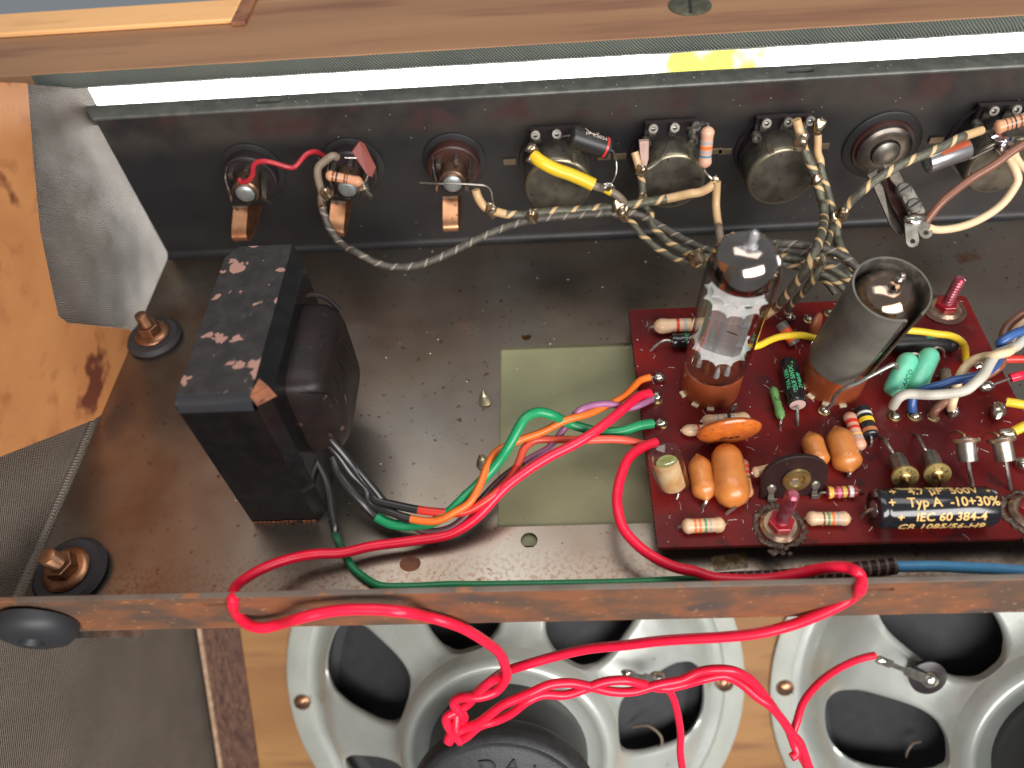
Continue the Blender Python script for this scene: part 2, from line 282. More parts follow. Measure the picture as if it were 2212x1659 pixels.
def solo(name, mb, mats, label, cat, group=None, **kw):
    o = obj(name, mb, mats, **kw); o['label'] = label; o['category'] = cat
    if group: o['group'] = group
    return o
def holed(outer, holes, th, fr_, bevel=0):
    c = bpy.data.curves.new('t', 'CURVE'); c.dimensions = '2D'; c.fill_mode = 'BOTH'; c.extrude = th/2; c.bevel_depth = bevel
    for poly in [outer]+holes:
        s = c.splines.new('POLY'); s.points.add(len(poly)-1); s.use_cyclic_u = True
        for p, q in zip(s.points, poly): p.co = (q[0], q[1], 0, 1)
    o = bpy.data.objects.new('t', c); scene.collection.objects.link(o); dg = bpy.context.evaluated_depsgraph_get(); dg.update()
    me = bpy.data.meshes.new_from_object(o.evaluated_get(dg)); mb = MB()
    mb.add([fr_ @ v.co for v in me.vertices], [tuple(p.vertices) for p in me.polygons])
    bpy.data.objects.remove(o); bpy.data.curves.remove(c); bpy.data.meshes.remove(me)
    return mb
def circ(x, y, r, n=20, sy=1): return [(x+r*math.cos(2*math.pi*k/n), y+r*sy*math.sin(2*math.pi*k/n)) for k in range(n)]
def slot(x, y, l, h, n=6):
    r = h/2; a = [(x+l/2-r+r*math.cos(t), y+r*math.sin(t)) for t in [math.pi*(k/n-.5) for k in range(n+1)]]
    return a+[(x-l/2+r+r*math.cos(t), y+r*math.sin(t)) for t in [math.pi*(k/n+.5) for k in range(n+1)]]
def textmesh(s, size, ext=.004, bold=0, shear=0, space=1):
    c = bpy.data.curves.new('t', 'FONT'); c.body = s; c.size = size; c.extrude = ext; c.align_x = 'CENTER'; c.align_y = 'CENTER'; c.resolution_u = 3; c.offset = bold; c.shear = shear; c.space_character = space
    o = bpy.data.objects.new('t', c); scene.collection.objects.link(o); dg = bpy.context.evaluated_depsgraph_get(); dg.update()
    me = bpy.data.meshes.new_from_object(o.evaluated_get(dg)); bm = bmesh.new(); bm.from_mesh(me)
    bmesh.ops.triangulate(bm, faces=bm.faces)
    for _ in range(3):
        es = [e for e in bm.edges if e.calc_length() > size*.22]
        if es: bmesh.ops.subdivide_edges(bm, edges=es, cuts=1); bmesh.ops.triangulate(bm, faces=bm.faces)
    r = ([v.co.copy() for v in bm.verts], [tuple(v.index for v in f.verts) for f in bm.faces]); bm.verts.index_update()
    bm.free(); bpy.data.objects.remove(o); bpy.data.curves.remove(c); bpy.data.meshes.remove(me); return r
def text_flat(parent, s, size, fr_, mat, name='lettering', **kw):
    v, f = textmesh(s, size, **kw); mb = MB(); mb.add([fr_ @ p for p in v], f); return obj(name, mb, mat, parent, flat=True)
def text_cyl(parent, s, size, a, b, r, ang, mat, t=.5, flip=False, rot=False, name='lettering', up=None, **kw):
    """lettering wrapped on the cylinder a-b of radius r, centred at angle ang and at t of its length"""
    a = Vector(a); b = Vector(b); ax = (b-a); Ln = ax.length; ax.normalize(); u = Vector(up or (0, 0, 1)); u = (u-ax*u.dot(ax)).normalized(); w = ax.cross(u)
    v, f = textmesh(s, size, **kw); mb = MB(); vs = []
    for p in v:
        x, y, z = p
        if flip: x, y = -x, -y
        if rot: x, y = -y, x
        g = ang+y/r; rr = r+.006+z; vs.append(a+ax*(t*Ln+x)+u*(rr*math.cos(g))-w*(rr*math.sin(g)))
    mb.add(vs, f); return obj(name, mb, mat, parent, flat=True)
def lerp(a, b, t): return Vector(a)*(1-t)+Vector(b)*t
# ================================================================ SETTING: cabinet
def struct(name, mb, mats, **kw):
    o = obj(name, mb, mats, **kw); o['kind'] = 'structure'; return o
# daylight outdoors, seen through the gap above the chassis
def emis(name, col, s):
    m = bpy.data.materials.new(name); m.use_nodes = True; nt = m.node_tree; N = nt.nodes; nt.links.clear() if False else None
    b = N['Principled BSDF']; b.inputs['Base Color'].default_value = (0, 0, 0, 1); b.inputs['Emission Color'].default_value = (*col, 1); b.inputs['Emission Strength'].default_value = s
    return m
M['day'] = emis('bright_daylight', (1, .985, .95), 7.5)
nt = M['day'].node_tree; N = nt.nodes; L = nt.links
tc = N.new('ShaderNodeTexCoord'); nz = N.new('ShaderNodeTexNoise'); nz.inputs['Scale'].default_value = .22; nz.inputs['Detail'].default_value = 5; L.new(tc.outputs['Object'], nz.inputs['Vector'])
sp = N.new('ShaderNodeSeparateXYZ'); L.new(tc.outputs['Object'], sp.inputs[0])
def mr(f, a, b):
    r = N.new('ShaderNodeMapRange'); r.inputs[1].default_value = a; r.inputs[2].default_value = b; L.new(f, r.inputs[0]); return r.outputs[0]
mu = N.new('ShaderNodeMath'); mu.operation = 'MULTIPLY'; L.new(mr(nz.outputs['Fac'], .38, .56), mu.inputs[0])
mu2 = N.new('ShaderNodeMath'); mu2.operation = 'MULTIPLY'; L.new(mr(sp.outputs[0], 2.5, 4.5), mu2.inputs[0]); L.new(mr(sp.outputs[0], 18, 13), mu2.inputs[1])
L.new(mu2.outputs[0], mu.inputs[1])
mx = N.new('ShaderNodeMix'); mx.data_type = 'RGBA'; mx.inputs[6].default_value = (1, .985, .95, 1); mx.inputs[7].default_value = (.19, .178, .035, 1); L.new(mu.outputs[0], mx.inputs[0])
L.new(mx.outputs[2], N['Principled BSDF'].inputs['Emission Color'])
mb = MB(); mb.add([(-60, 40, -22), (75, 40, -22), (75, 45, 1), (-60, 45, 1)], [(0, 1, 2, 3)])
struct('daylight_backdrop', mb, 'day', loc=(0, 40, 0), flat=True)
M['olive_screw'] = mk('dull_screw_steel', (.16, .15, .10), .45, .6, (.10, .09, .065), 3)
# top rail: bare varnished face towards the camera, vinyl on its lower front face
mb = MB(); mb.box((-26, 26.3, 7.95), (30, 30.95, 8.42)); mb.box((-11.745, 30.95, 7.95), (30, 33, 8.42))
o = struct('top_rail', mb, 'wood_top', loc=(0, 28, 8), flat=True, bev=.05)
mb = MB(); pts = [(26.285, 8.40), (26.27, 8.1), (26.30, 7.85), (26.42, 7.72), (26.62, 7.68), (30.8, 7.7), (30.8, 7.94), (26.4, 7.94)]
n = len(pts); xs = [-18.6+i*1.0 for i in range(49)]
for i, x in enumerate(xs):
    for (y, z) in pts: mb.v.append((x, y+random.uniform(-.012, .012), z+random.uniform(-.01, .01)))
for i in range(len(xs)-1):
    for k in range(n-1): mb.f.append([i*n+k, i*n+k+1, (i+1)*n+k+1, (i+1)*n+k]); mb.m.append(0); mb.uv.append([(0, 0)]*4)
obj('vinyl_edging', mb, 'tolex_strip', parent=o)
mb = MB(); mb.box((-26, 29.25, 8.43), (-11.75, 30.95, 8.62)); obj('sun_patch_batten', mb, 'sun_patch', parent=o, flat=True, bev=.06)  # added slab whose bright colour paints the sun patch on the rail
mb = MB(); mb.box((-11.745, 29.0, 8.43), (-11.2, 33, 8.60)); obj('added_stained_batten_end', mb, 'wood_stain', parent=o, flat=True, bev=.04)
sc = thing('rail_screw', 'slotted countersunk screw in the bare wood of the top rail', 'screw', (5.479, 28.351, 8.43)); A = Vector((5.491, 28.413, 8.4)); mb = MB(); mb.lathe(A, A+Vector((0, 0, .09)), [(0, .78), (.6, .78), (1, .68), (1, 0)], 28); obj('head', mb, 'olive_screw', sc)
mb = MB(); mb.box((-.06, -.7, .085), (.06, .7, .1), mat=Matrix.Translation(A) @ Matrix.Rotation(-.1, 4, 'Z')); obj('screw_slot', mb, 'ink_dark', sc, flat=True)
# side panel: vinyl covered, with the bare brace of wood on it
mb = MB()
mb.add([(-17.4, 27.3, -6), (-17.4, 27.3, 7.9), (-17.4, 26.2, 7.9), (-17.4, 23.7, 9.5), (-17.4, 22.5, 10.24), (-17.4, 10, 17.5), (-17.4, 5, 20), (-17.4, -6, 24), (-17.4, -6, -30), (-17.4, 5, -26), (-17.4, 24, -4)], [tuple(range(11))])
side = struct('side_panel', mb, 'tolex_side', loc=(-17.4, 15, 0), flat=True)
poly = [(23.5, 9.6), (21.6, 7.85), (19.99, 6.28), (19.0, 4.9), (18.35, 3.95), (18.5, 3.45), (20.98, .45), (21.15, .1), (20.75, -.30), (17.62, -.45), (16.6, .25), (13, 3.33), (9.0, 6.8), (9, 18), (22.5, 10.2)]
mb = MB(); mb.prism(poly, .62, Matrix(((0, 0, 1, -17.48), (1, 0, 0, 0), (0, 1, 0, 0), (0, 0, 0, 1))))
obj('wooden_brace', mb, 'wood_side', parent=side, flat=True, bev=.05)
mb = MB()                                                # vinyl hem rolled over the edge beside the chassis
mb.tube([(-17.4, 20.4, -.3), (-17.3, 17, -.35), (-17.3, 12, -.3), (-17.3, 9.2, -.25)], .16, 8)
obj('vinyl_hem', mb, 'tolex_side', parent=side)
# baffle with the loudspeakers, sloping away from the chassis
BU = Vector((1, 0, 0)); BV = Vector((0, math.cos(math.radians(52)), math.sin(math.radians(52)))); BN = Vector((0, -math.sin(math.radians(52)), math.cos(math.radians(52)))); BP = Vector((0, 13.95, -12.05))
def bf(x, v, h=0): return BP+BU*x+BV*v+BN*h
BM = Matrix(((BU.x, BV.x, BN.x, BP.x), (BU.y, BV.y, BN.y, BP.y), (BU.z, BV.z, BN.z, BP.z), (0, 0, 0, 1)))
baf = holed([(-17, -22), (32, -22), (32, 13.6), (-17, 13.6)], [circ(-2.41, -3.74, 9.0, 48), circ(20.2, -4.0, 9.0, 48)], 1.2, BM @ Matrix.Translation((0, 0, -.62)))
baffle = struct('speaker_baffle', baf, 'baffle', loc=tuple(bf(0, 0)), flat=True)
mb = MB(); mb.box((-16.86, -22, 0), (-15.1, 13, .09), mat=BM); obj('sawn_band', mb, 'band', parent=baffle, flat=True)
mb = MB(); mb.box((-17.05, -22, -.2), (-16.87, 13, .22), mat=BM); obj('pale_edge_strip', mb, 'pale_edge', parent=baffle, flat=True)
mb = MB(); mb.box((-17.6, -22, -3.2), (32, 14, -3.0), mat=BM); obj('grille_backing', mb, 'cone', parent=baffle, flat=True)
# ================================================================ amplifier chassis
ch = thing('amplifier_chassis', 'long folded sheet metal chassis with dark rear wall, speckled grey floor and rusty front lip', 'chassis', (0, 17, 0))
I4 = Matrix.Identity(4)
fl = holed([(-16.85, 8.9), (24, 8.9), (24, 25.84), (-16.85, 25.84)], [[(-1.95, 11.9), (3.6, 11.9), (3.6, 19.6), (-1.95, 19.6)], circ(-.938, 11.41, .27), circ(-.966, 20.11, .19)], .12, Matrix.Translation((0, 0, -.06)))
obj('floor_plate', fl, 'plate', parent=ch, flat=True)
# wall is y = 25.84; its small fold to the floor
mb = MB(); mb.box((-16.85, 25.85, -.12), (24, 25.97, 6.8)); obj('rear_wall', mb, 'wall', parent=ch, flat=True)
mb = MB(); n = 6; R_ = .28
for x in (-16.85, 24):
    for k in range(n+1): g = math.pi/2*k/n; mb.v.append((x, 25.845-R_+R_*math.sin(g), .003+R_-R_*math.cos(g)))
for k in range(n): mb.f.append([k, k+1, n+2+k, n+1+k]); mb.m.append(0); mb.uv.append([(0, 0)]*4)
obj('wall_fold', mb, 'wall', parent=ch)
fg = holed([(-17.55, 26.66), (-16.93, 25.83), (24, 25.83), (24, 26.66)], [slot(-10.22, 26.27, 1.05, .34), slot(9.29, 26.27, 1.05, .34)], .12, Matrix.Translation((0, 0, 6.80)), .012)
obj('top_flange', fg, 'flange', parent=ch, flat=True)
mb = MB(); mb.box((-17.4, 26.56, 6.1), (24, 26.65, 6.735)); obj('slot_light_block', mb, 'flange', parent=ch, flat=True)  # added unseen strip, stops backdrop light showing through the flange slots
mb = MB(); mb.tube([(-16.9, 25.86, 6.80), (3, 25.86, 6.80), (24, 25.86, 6.80)], .065, 8, step=4); obj('flange_fold', mb, 'flange', parent=ch)
LF = Matrix(((1, 0, 0, 0), (0, 0, -1, 8.83), (0, 1, 0, 0), (0, 0, 0, 1)))
lp = holed([(-17.12, -.02), (24, -.02), (24, 2.18), (-17.12, 2.18)], [slot(-9.62, 1.72, 1.0, .2), slot(8.5, 1.73, 1.0, .2)], .13, LF)
obj('front_lip', lp, 'lip', parent=ch, flat=True)
mb = MB(); mb.box((-17.12, 8.75, 2.181), (24, 8.91, 2.22)); obj('lip_edge', mb, 'lipgrey', parent=ch, flat=True, bev=.015)
mb = MB(); mb.box((-15.0, 8.55, -.09), (-12.6, 8.76, -.04)); obj('bottom_tab', mb, 'steel', parent=ch, flat=True)
# olive insulating panel under the opening
mb = MB(); mb.box((-2.6, 11.3, -.26), (4.2, 19.85, -.16)); solo('insulating_panel', mb, 'green_panel', 'olive green flat panel seen through the rectangular opening left of the red board', 'panel', flat=True)
# fibre residue / tape mark in front of the board
M['tape'] = mk('aged_glue_mark', (.16, .095, .03), .25, 0, (.30, .24, .15), 4, (.45, .6), [((.06, .03, .015), 8, .6, .66)], .3, 14, coat=.3)
c1 = (4.615, 10.694, 0); c2 = (5.684, 10.809, 0); c3 = (5.685, 10.31, 0); c4 = (4.655, 10.211, 0)
mb = MB(); q = [c1, c2, c3, c4]; mb.v = [(x, y, .004) for x, y, _ in q]+[(x, y, .016) for x, y, _ in q]; mb.f = [[4, 5, 6, 7], [0, 1, 5, 4], [1, 2, 6, 5], [2, 3, 7, 6], [3, 0, 4, 7]]; mb.m = [0]*5; mb.uv = [[(0, 0)]*4]*5
solo('tape_residue', mb, 'tape', 'square patch of brown glue residue on the floor plate in front of the red board', 'residue', flat=True)
# a round rust spot and a scatter of dust
mb = MB(); x, y, _ = (-4.674, 10.708, 0); mb.prism([(a+random.uniform(-.015, .015), b) for a, b in circ(x, y, .33, 18, .8)], .006, Matrix.Translation((0, 0, .002)))
obj('rust_spot', mb, 'rust', parent=ch, flat=True)
M['dust'] = mk('white_dust', (.7, .7, .68), .8)
mb = MB()
for i in range(260):
    if i % 2: x = random.uniform(-11, 20); y = random.uniform(9.2, 25.6); z = .004
    else: x = random.uniform(3, 15.2); y = random.uniform(10.8, 20.4); z = .806
    r = random.choice([.012, .015, .02, .028]); mb.ball((x, y, z), r, seg=4)
for i in range(60): mb.ball((random.uniform(-9, 18), 25.835, random.uniform(.4, 6.5)), .016, seg=4)
for i in range(40): mb.ball((random.uniform(-16, 20), random.uniform(26, 26.6), 6.87), .018, seg=4)
for i in range(150):
    x = random.uniform(3.1, 15.2); y = random.uniform(10.8, 20.3); g = random.uniform(0, 6.3); l = random.uniform(.08, .3); c_, s_ = math.cos(g)*l, math.sin(g)*l; mb.tube([(x, y, .81), (x+c_*.5+random.uniform(-.05, .05), y+s_*.5, .825), (x+c_, y+s_, .81)], .0055, 3, step=.3)
d = obj('dust', mb, 'dust', loc=(5, 15, 0)); d['kind'] = 'stuff'
# ---------------------------------------------------------------- chassis mounting bolts
def mount(loc, label, s=1.0, lean=(0, 0)):
    x, y, z = loc; t = thing('mounting_bolt', label, 'bolt', loc, 'grommeted bolts at the left end of the chassis'); A = Vector(loc); U = Vector((lean[0], lean[1], 1)).normalized()
    mb = MB(); mb.lathe(A, A+U*.3, [(-.05, 0), (0, 1.12*s), (.5, 1.2*s), (1, 1.05*s), (1, .4)], 28); obj('rubber_grommet', mb, 'grommet', t)
    mb = MB(); mb.lathe(A+U*.3, A+U*.48, [(0, 0), (0, .72*s), (.4, .76*s), (.8, .70*s), (1, .60*s), (1, 0)], 28); obj('washer', mb, 'copper_bolt', t)
    mb = MB(); mb.lathe(A+U*.48, A+U*.86, [(0, 0), (0, .50*s), (1, .47*s), (1, 0)], 6); obj('nut', mb, 'copper_bolt', t, flat=True, bev=.03)
    mb = MB(); pr = [(0, .25*s)]
    for k in range(6): pr += [(k/6+.06, .27*s), (k/6+.13, .22*s)]
    pr += [(.95, .25*s), (1, .17*s), (1, 0)]; mb.lathe(A+U*.86, A+U*1.45, pr, 16); obj('thread', mb, 'copper_bolt', t)
mount((-15.551, 10.637, 0.02), 'large bronzed nut and bolt on a black grommet at the near left chassis corner', 1.0, (-.04, -.05))
mount((-15.887, 20.752, 0.02), 'darker bronzed nut on a black grommet behind the left of the black transformer', .9)
mb = MB(); c = Vector((-15.38, 8.7, 0.927)); mb.lathe(c+Vector((0, .06, 0)), c+Vector((.02, -.62, -.04)), [(0, .9), (.1, 1.12), (.45, 1.12), (.8, .98), (1, .62), (1.0, .36), (.72, .28), (.7, 0)], 30)
solo('rubber_foot', mb, 'black_rubber', 'round black rubber foot on the outer face of the front lip at the far left', 'rubber foot')
M['tabgold'] = mk('yellow_zinc', (.55, .48, .3), .35, .8, (.35, .3, .2), 3)
# two self-tapping screw tips poking through the floor
for px, lab in (((-2.483, 16.996, 0), 'screw tip poking through the floor, farther of the two left of the olive opening'), ((-2.474, 14.31, 0), 'screw tip poking through the floor, nearer of the two left of the olive opening')):
    A = Vector(px); mb = MB(); pr = [(0, .16)]
    for k in range(4): pr += [((k+.3)/5, .24-.035*k), ((k+.75)/5, .14-.022*k)]
    pr += [(.9, .05), (1, 0)]; mb.lathe(A, A+Vector((-.02, .02, .62)), pr, 14); solo('screw_tip', mb, 'tabgold', lab, 'screw', 'screw tips through the floor plate')
# ---------------------------------------------------------------- output transformer
tr = thing('output_transformer', 'black lacquered transformer with flaking paint bolted to the left of the chassis floor', 'transformer', (-8.8, 15.3, 0))
mb = MB(); x0, x1, y0, y1, z1 = -10.04, -7.98, 12.3, 18.5, 6.5
prof = [(y0, 0), (y0, z1-.22), (y0+.06, z1-.08), (y0+.22, z1), (y1-.3, z1), (y1-.08, z1-.1), (y1, z1-.3), (y1, 0)]
def strip(prof_, xa, xb, mats, name, par, chamfer=0):
    mb = MB(); n = len(prof_)
    for x in (xa, xb):
        for (y, z) in prof_: mb.v.append((x, y, z))
    for k in range(n-1): mb.f.append([k, k+1, n+k+1, n+k]); mb.m.append(0); mb.uv.append([(0, 0)]*4)
    o = obj(name, mb, mats, par); s = o.modifiers.new('s', 'SOLIDIFY'); s.thickness = .14; s.offset = 0; return o
def strip2(prof_, xa, xb):
    mb = MB(); n = len(prof_)
    for x in (xa, xb):
        for (y, z) in prof_: mb.v.append((x, y, z))
    for k in range(n-1): mb.f.append([k, k+1, n+k+1, n+k]); mb.m.append(0); mb.uv.append([(0, 0)]*4)
    return mb
o = obj('front_flange', strip2([(y0, .12), (y0, 6.05)], x0, x1+.1), 'xf', tr)
o = obj('worn_edge', strip2([(y0, 6.05), (y0+.03, 6.22), (y0+.12, 6.37), (y0+.3, 6.48)], x0, x1), 'xf_edge', tr)
mb = MB(); yb = y1
out = [(x0, y0+.29), (x1, y0+.29), (x1, yb), (x0+.35, yb), (x0, yb-.5)]
mb.prism(out, .06, Matrix.Translation((0, 0, 6.43))); obj('top_plate', mb, 'xf_top', tr, flat=True, bev=.02)
mb = MB(); mb.add([(x0, y0+.002, 0), (x0, y0+.002, 6.3), (x0, y0+.17, 6.45), (x0, yb-.5, 6.45), (x0, yb-.5, 0)], [(0, 1, 2, 3, 4)]); mb.add([(x0, yb-.5, 0), (x0, yb-.5, 6.45), (x0+.35, yb, 6.45), (x0+.35, yb, 0)], [(0, 1, 2, 3)]); obj('left_flange', mb, 'xf', tr, flat=True)
# folded right border of the strap, sloping down to the core
mb = MB(); x2 = -7.62
mb.add([(x1, y0+.35, 6.489), (x1, yb, 6.489), (x2, yb-.55, 6.05), (x2, y0+.42, 6.02)], [(0, 1, 2, 3)]); mb.add([(x2, yb-.55, 6.05), (x2, y0+.42, 6.02), (x2, y0+.42, .02), (x2, yb-.55, .02)], [(0, 1, 2, 3)]); mb.add([(x1, yb, 6.489), (x2, yb-.55, 6.05), (x2, yb-.55, 0), (x1, yb, 0)], [(0, 1, 2, 3)])
obj('right_flange', mb, 'xf', tr, flat=True)
mb = MB(); mb.add([(x1+.1, y0, .12), (x1+.1, y0, 6.2), (x1+.22, y0+.2, 6.25), (x2, y0+.42, 6.0), (x2, y0+.42, .05)], [(0, 1, 2, 3, 4)]); obj('corner_fold', mb, 'xf', tr, flat=True)
mb = MB(); mb.add([(x1-.02, y0+.16, 6.485), (x1+.12, y0+.02, 6.22), (x1+.5, y0+.5, 6.02), (x1+.32, y0+.62, 6.3)], [(0, 1, 2, 3)]); mb.add([(x1-.02, y0+.165, 6.495), (x1+.32, y0+.62, 6.31), (x1+.1, y0+.75, 6.49)], [(0, 1, 2)]); obj('torn_corner', mb, 'rust', tr, flat=True)
mb = MB(); 
for k in range(14): xa = x0+.02+k*(x1-x0)/14; mb.add([(xa, y0-.02, 0), (xa+.2, y0-.02, 0), (xa+.19, y0-.02, .09+.07*random.random()), (xa+.01, y0-.02, .09+.07*random.random())], [(0, 1, 2, 3)])
obj('rusty_foot', mb, 'rust', tr, flat=True)
mb = MB(); mb.box((x1-.62, y0-.04, 0), (x1-.42, y0+.05, .13)); obj('foot_notch', mb, 'ink_dark', tr, flat=True)
# laminated core: separate plates, seen edge-on on the right
mb = MB()
for k in range(9): mb.box((-9.6+.2*k, 12.75, .1), (-9.6+.2*k+.16, 18.05, 6.0))
c_ = obj('lamination_stack', mb, 'xf', tr, flat=True)
# coil bulging on the right
mb = MB(); sec = []; yc, zc, hy, hz = 15.35, 3.65, 1.9, 1.85
for i, (x, s) in enumerate(((-8.0, 1.0), (-7.5, 1.0), (-7.0, .98), (-6.7, .91), (-6.52, .78), (-6.48, .0))):
    for k in range(28):
        g = 2*math.pi*k/28; cx_ = math.copysign(abs(math.cos(g))**.33, math.cos(g)); sz = math.copysign(abs(math.sin(g))**.33, math.sin(g)); mb.v.append((x, yc+hy*s*cx_+.02*math.sin(5*g), zc+hz*s*sz))
for i in range(5):
    for k in range(28): k2 = (k+1) % 28; mb.f.append([i*28+k, i*28+k2, (i+1)*28+k2, (i+1)*28+k]); mb.m.append(0); mb.uv.append([(0, 0)]*4)
obj('winding', mb, 'coil', tr)
mb = MB(); mb.tube([(-7.9, 17.2, 5.3), (-7.5, 17.28, 5.45), (-7.0, 17.2, 5.35), (-6.6, 16.95, 5.0)], .08, 8); obj('paper_wrap_edge', mb, 'coil', tr)
mb = MB()
for k in range(4): mb.tube([(-6.85-.1*k, 15.5-.7*k, 5.44-.02*k), (-6.5, 15.9-.7*k, 4.7), (-6.47, 16.1-.7*k, 4.0)], .018, 5)
obj('paper_crease', mb, 'xf', tr)
# ---------------------------------------------------------------- loudspeakers
def speaker(cx, cv, off, lab, cap_text):
    t = thing('loudspeaker', lab, 'loudspeaker', tuple(bf(cx, cv)), 'loudspeakers on the baffle'); T = lambda r, th, h: bf(cx+r*math.cos(th), cv+r*math.sin(th), h)
    mb = MB(); A = bf(cx, cv); mb.lathe(A, A+BN, [(.02, 9.2), (.02, 10.7), (.13, 10.72), (.19, 10.6), (.19, 9.85), (.10, 9.75)], 96, up=BU); obj('rim', mb, 'gasket', t)
    H = [(9.76, .10), (9.5, .06), (9.3, .16), (9.1, .5), (8.85, 1.05), (8.5, 1.55), (8.0, 2.0), (7.0, 2.6), (6.0, 3.1), (5.2, 3.5), (4.85, 3.75), (4.62, 4.1), (4.45, 4.55), (4.28, 4.8), (4.05, 4.86), (3.85, 4.72), (3.6, 4.55), (3.2, 4.6)]
    def hh(r):
        for (a, ha), (b, hb) in zip(H, H[1:]):
            if a >= r >= b: return ha+(hb-ha)*(a-r)/(a-b)
        return H[-1][1]
    mb = MB(); seg = 112
    outer = [q for q in H if q[0] >= 9.09]; inner = [q for q in H if q[0] <= 4.63]
    for pr in (outer, inner):
        vs = [T(r, 2*math.pi*k/seg, h) for r, h in pr for k in range(seg)]; mb.add(vs, [(i*seg+k, i*seg+(k+1) % seg, (i+1)*seg+(k+1) % seg, (i+1)*seg+k) for i in range(len(pr)-1) for k in range(seg)])
    nw = 7; ha = math.pi/nw; rin, rout = 4.62, 9.1; nr = 10
    for w in range(nw):
        th0 = math.radians(off)+2*math.pi*w/nw; nb = 64; B = []; Hl = []
        for k in range(nb):                                   # boundary of the sector and of the rounded window, matched by angle
            g = 2*math.pi*k/nb; c_, s_ = math.cos(g), math.sin(g); m_ = max(abs(c_), abs(s_)); bx, by = c_/m_, s_/m_
            B.append(((rin+rout)/2+bx*(rout-rin)/2, th0+by*ha))
            e = .66; ex = math.copysign(abs(c_)**e, c_); ey = math.copysign(abs(s_)**e, s_)
            rr = 6.62+ex*2.0; wid = (.62-.07*ex)*ha; 
            hw = 1.82+.34*ex; Hl.append((rr, th0+ey*hw/ max(rr, 5.0)))
        vs = []
        for j in range(nr+1):
            q = j/nr
            for (r1, t1), (r2, t2) in zip(Hl, B): r = r1*(1-q)+r2*q; vs.append(T(r, t1*(1-q)+t2*q, hh(r)-(.16*(1-q*6)**2 if q < 1/6 else 0)))
        fs = [(j*nb+k, j*nb+(k+1) % nb, (j+1)*nb+(k+1) % nb, (j+1)*nb+k) for j in range(nr) for k in range(nb)]
        vs2 = [T(r, th, hh(r)-.34) for r, th in Hl]; o_ = len(vs); vs += vs2; fs += [(o_+k, o_+(k+1) % nb, (k+1) % nb, k) for k in range(nb)]
        mb.add(vs, fs)
    bo = obj('basket', mb, 'basket', t); bo.data.set_sharp_from_angle(angle=math.radians(60))
    mb = MB(); mb.lathe(A, A+BN, [(-.1, 9.3), (.1, 9.0), (.35, 8.6), (.25, 8.2), (.5, 7.8), (3.0, 2.6), (3.1, 0)], 64, up=BU); obj('cone', mb, 'cone', t)
    mb = MB(); mb.lathe(A, A+BN, [(4.0, 3.3), (7.1, 3.15), (7.1, 0)], 64, up=BU); obj('magnet_body', mb, 'magnet', t)
    mb = MB(); pr = [(7.08, 2.9), (7.1, 3.52), (7.35, 3.62), (7.95, 3.6), (8.12, 3.5), (8.2, 3.36), (8.14, 3.24), (8.12, 3.12), (8.16, 3.04), (8.16, 0)]
    mb.lathe(A, A+BN, pr, 96, up=BU); co = obj('magnet_cover', mb, 'cap', t)
    if cap_text:
        for chh, ang in zip('DAV', (101, 79, 57)):
            g = math.radians(ang); p = bf(cx+2.35*math.cos(g), cv+2.35*math.sin(g), 8.165); xd = -BU*(-math.sin(g))*1+BV*(-math.cos(g)); 
            xd = BU*math.sin(g)-BV*math.cos(g); yd = BU*math.cos(g)+BV*math.sin(g)
            text_flat(co, chh, .95, frame(p, xd, yd), 'cap', 'embossed_letter', ext=.07, bold=-.008)
    return t
sp1 = speaker(-2.41, -3.74, 4.0, 'silver loudspeaker with a lettered black magnet cap, under the knot of red wires', True)
sp2 = speaker(20.2, -4.0, -20.5, 'silver loudspeaker cut by the right edge of the picture, its terminal wired in red', False)
def rimscrew(p, lab, ang):
    A = Vector(p); mb = MB(); mb.lathe(A, A+BN*.22, [(0, .40), (.3, .40), (.75, .3), (1, .12), (1, 0)], 20); t = thing('rim_screw', lab, 'screw', tuple(A), 'screws in the loudspeaker rims'); obj('head', mb, 'copper_bolt', t)
    d = BU*math.cos(ang)+BV*math.sin(ang); mb = MB(); e = BN.cross(d); m_ = frame(A+BN*.205, d, e); mb.box((-.3, -.035, -.02), (.3, .035, .03), mat=m_); obj('screw_slot', mb, 'ink_dark', t, flat=True)
rimscrew((-12.478, 11.163, -15.309), 'brown slotted screw in the left rim of the left loudspeaker', .5)
rimscrew((7.383, 11.556, -14.805), 'brown screw in the right rim of the left loudspeaker, half behind the red twisted pair', 1.2)
rimscrew((10.124, 11.388, -15.021), 'brown slotted screw in the left rim of the right loudspeaker', -.4)
# terminals
def terminal(base, tip, lab, insul):
    A = Vector(base); B = Vector(tip); t = thing('speaker_terminal', lab, 'terminal', tuple(A), 'solder terminals on the loudspeaker frames')
    if insul: mb = MB(); mb.lathe(A-BN*.12, A+BN*.14, [(0, .72), (.8, .74), (1, .62), (1, 0)], 26); obj('insulator', mb, 'bakelite', t)
    mb = MB(); mb.lathe(A+BN*.1, A+BN*.45, [(0, .36), (.5, .34), (.9, .22), (1, 0)], 18); obj('rivet', mb, 'solder', t)
    d = (B-A); m_ = frame(A+BN*.22, d, BN.cross(d)); mb = MB(); Ld = d.length
    mb.prism([(0, -.22), (Ld*.45, -.2), (Ld*.5, -.1), (Ld*.72, -.1), (Ld*.75, -.17), (Ld, -.17), (Ld, .17), (Ld*.75, .17), (Ld*.72, .1), (Ld*.5, .1), (Ld*.45, .2), (0, .22)], .06, m_); obj('solder_lug', mb, 'steel', t, flat=True, bev=.02)
    mb = MB(); mb.ball(lerp(A, B, .93)+BN*.25, .17, sc=(1.2, 1, .8), jit=.2); obj('solder_bead', mb, 'solder', t)
terminal((14.803, 10.478, -10.971), (12.287, 10.81, -9.247), 'bare metal lug on a round black insulator on the right loudspeaker', True)
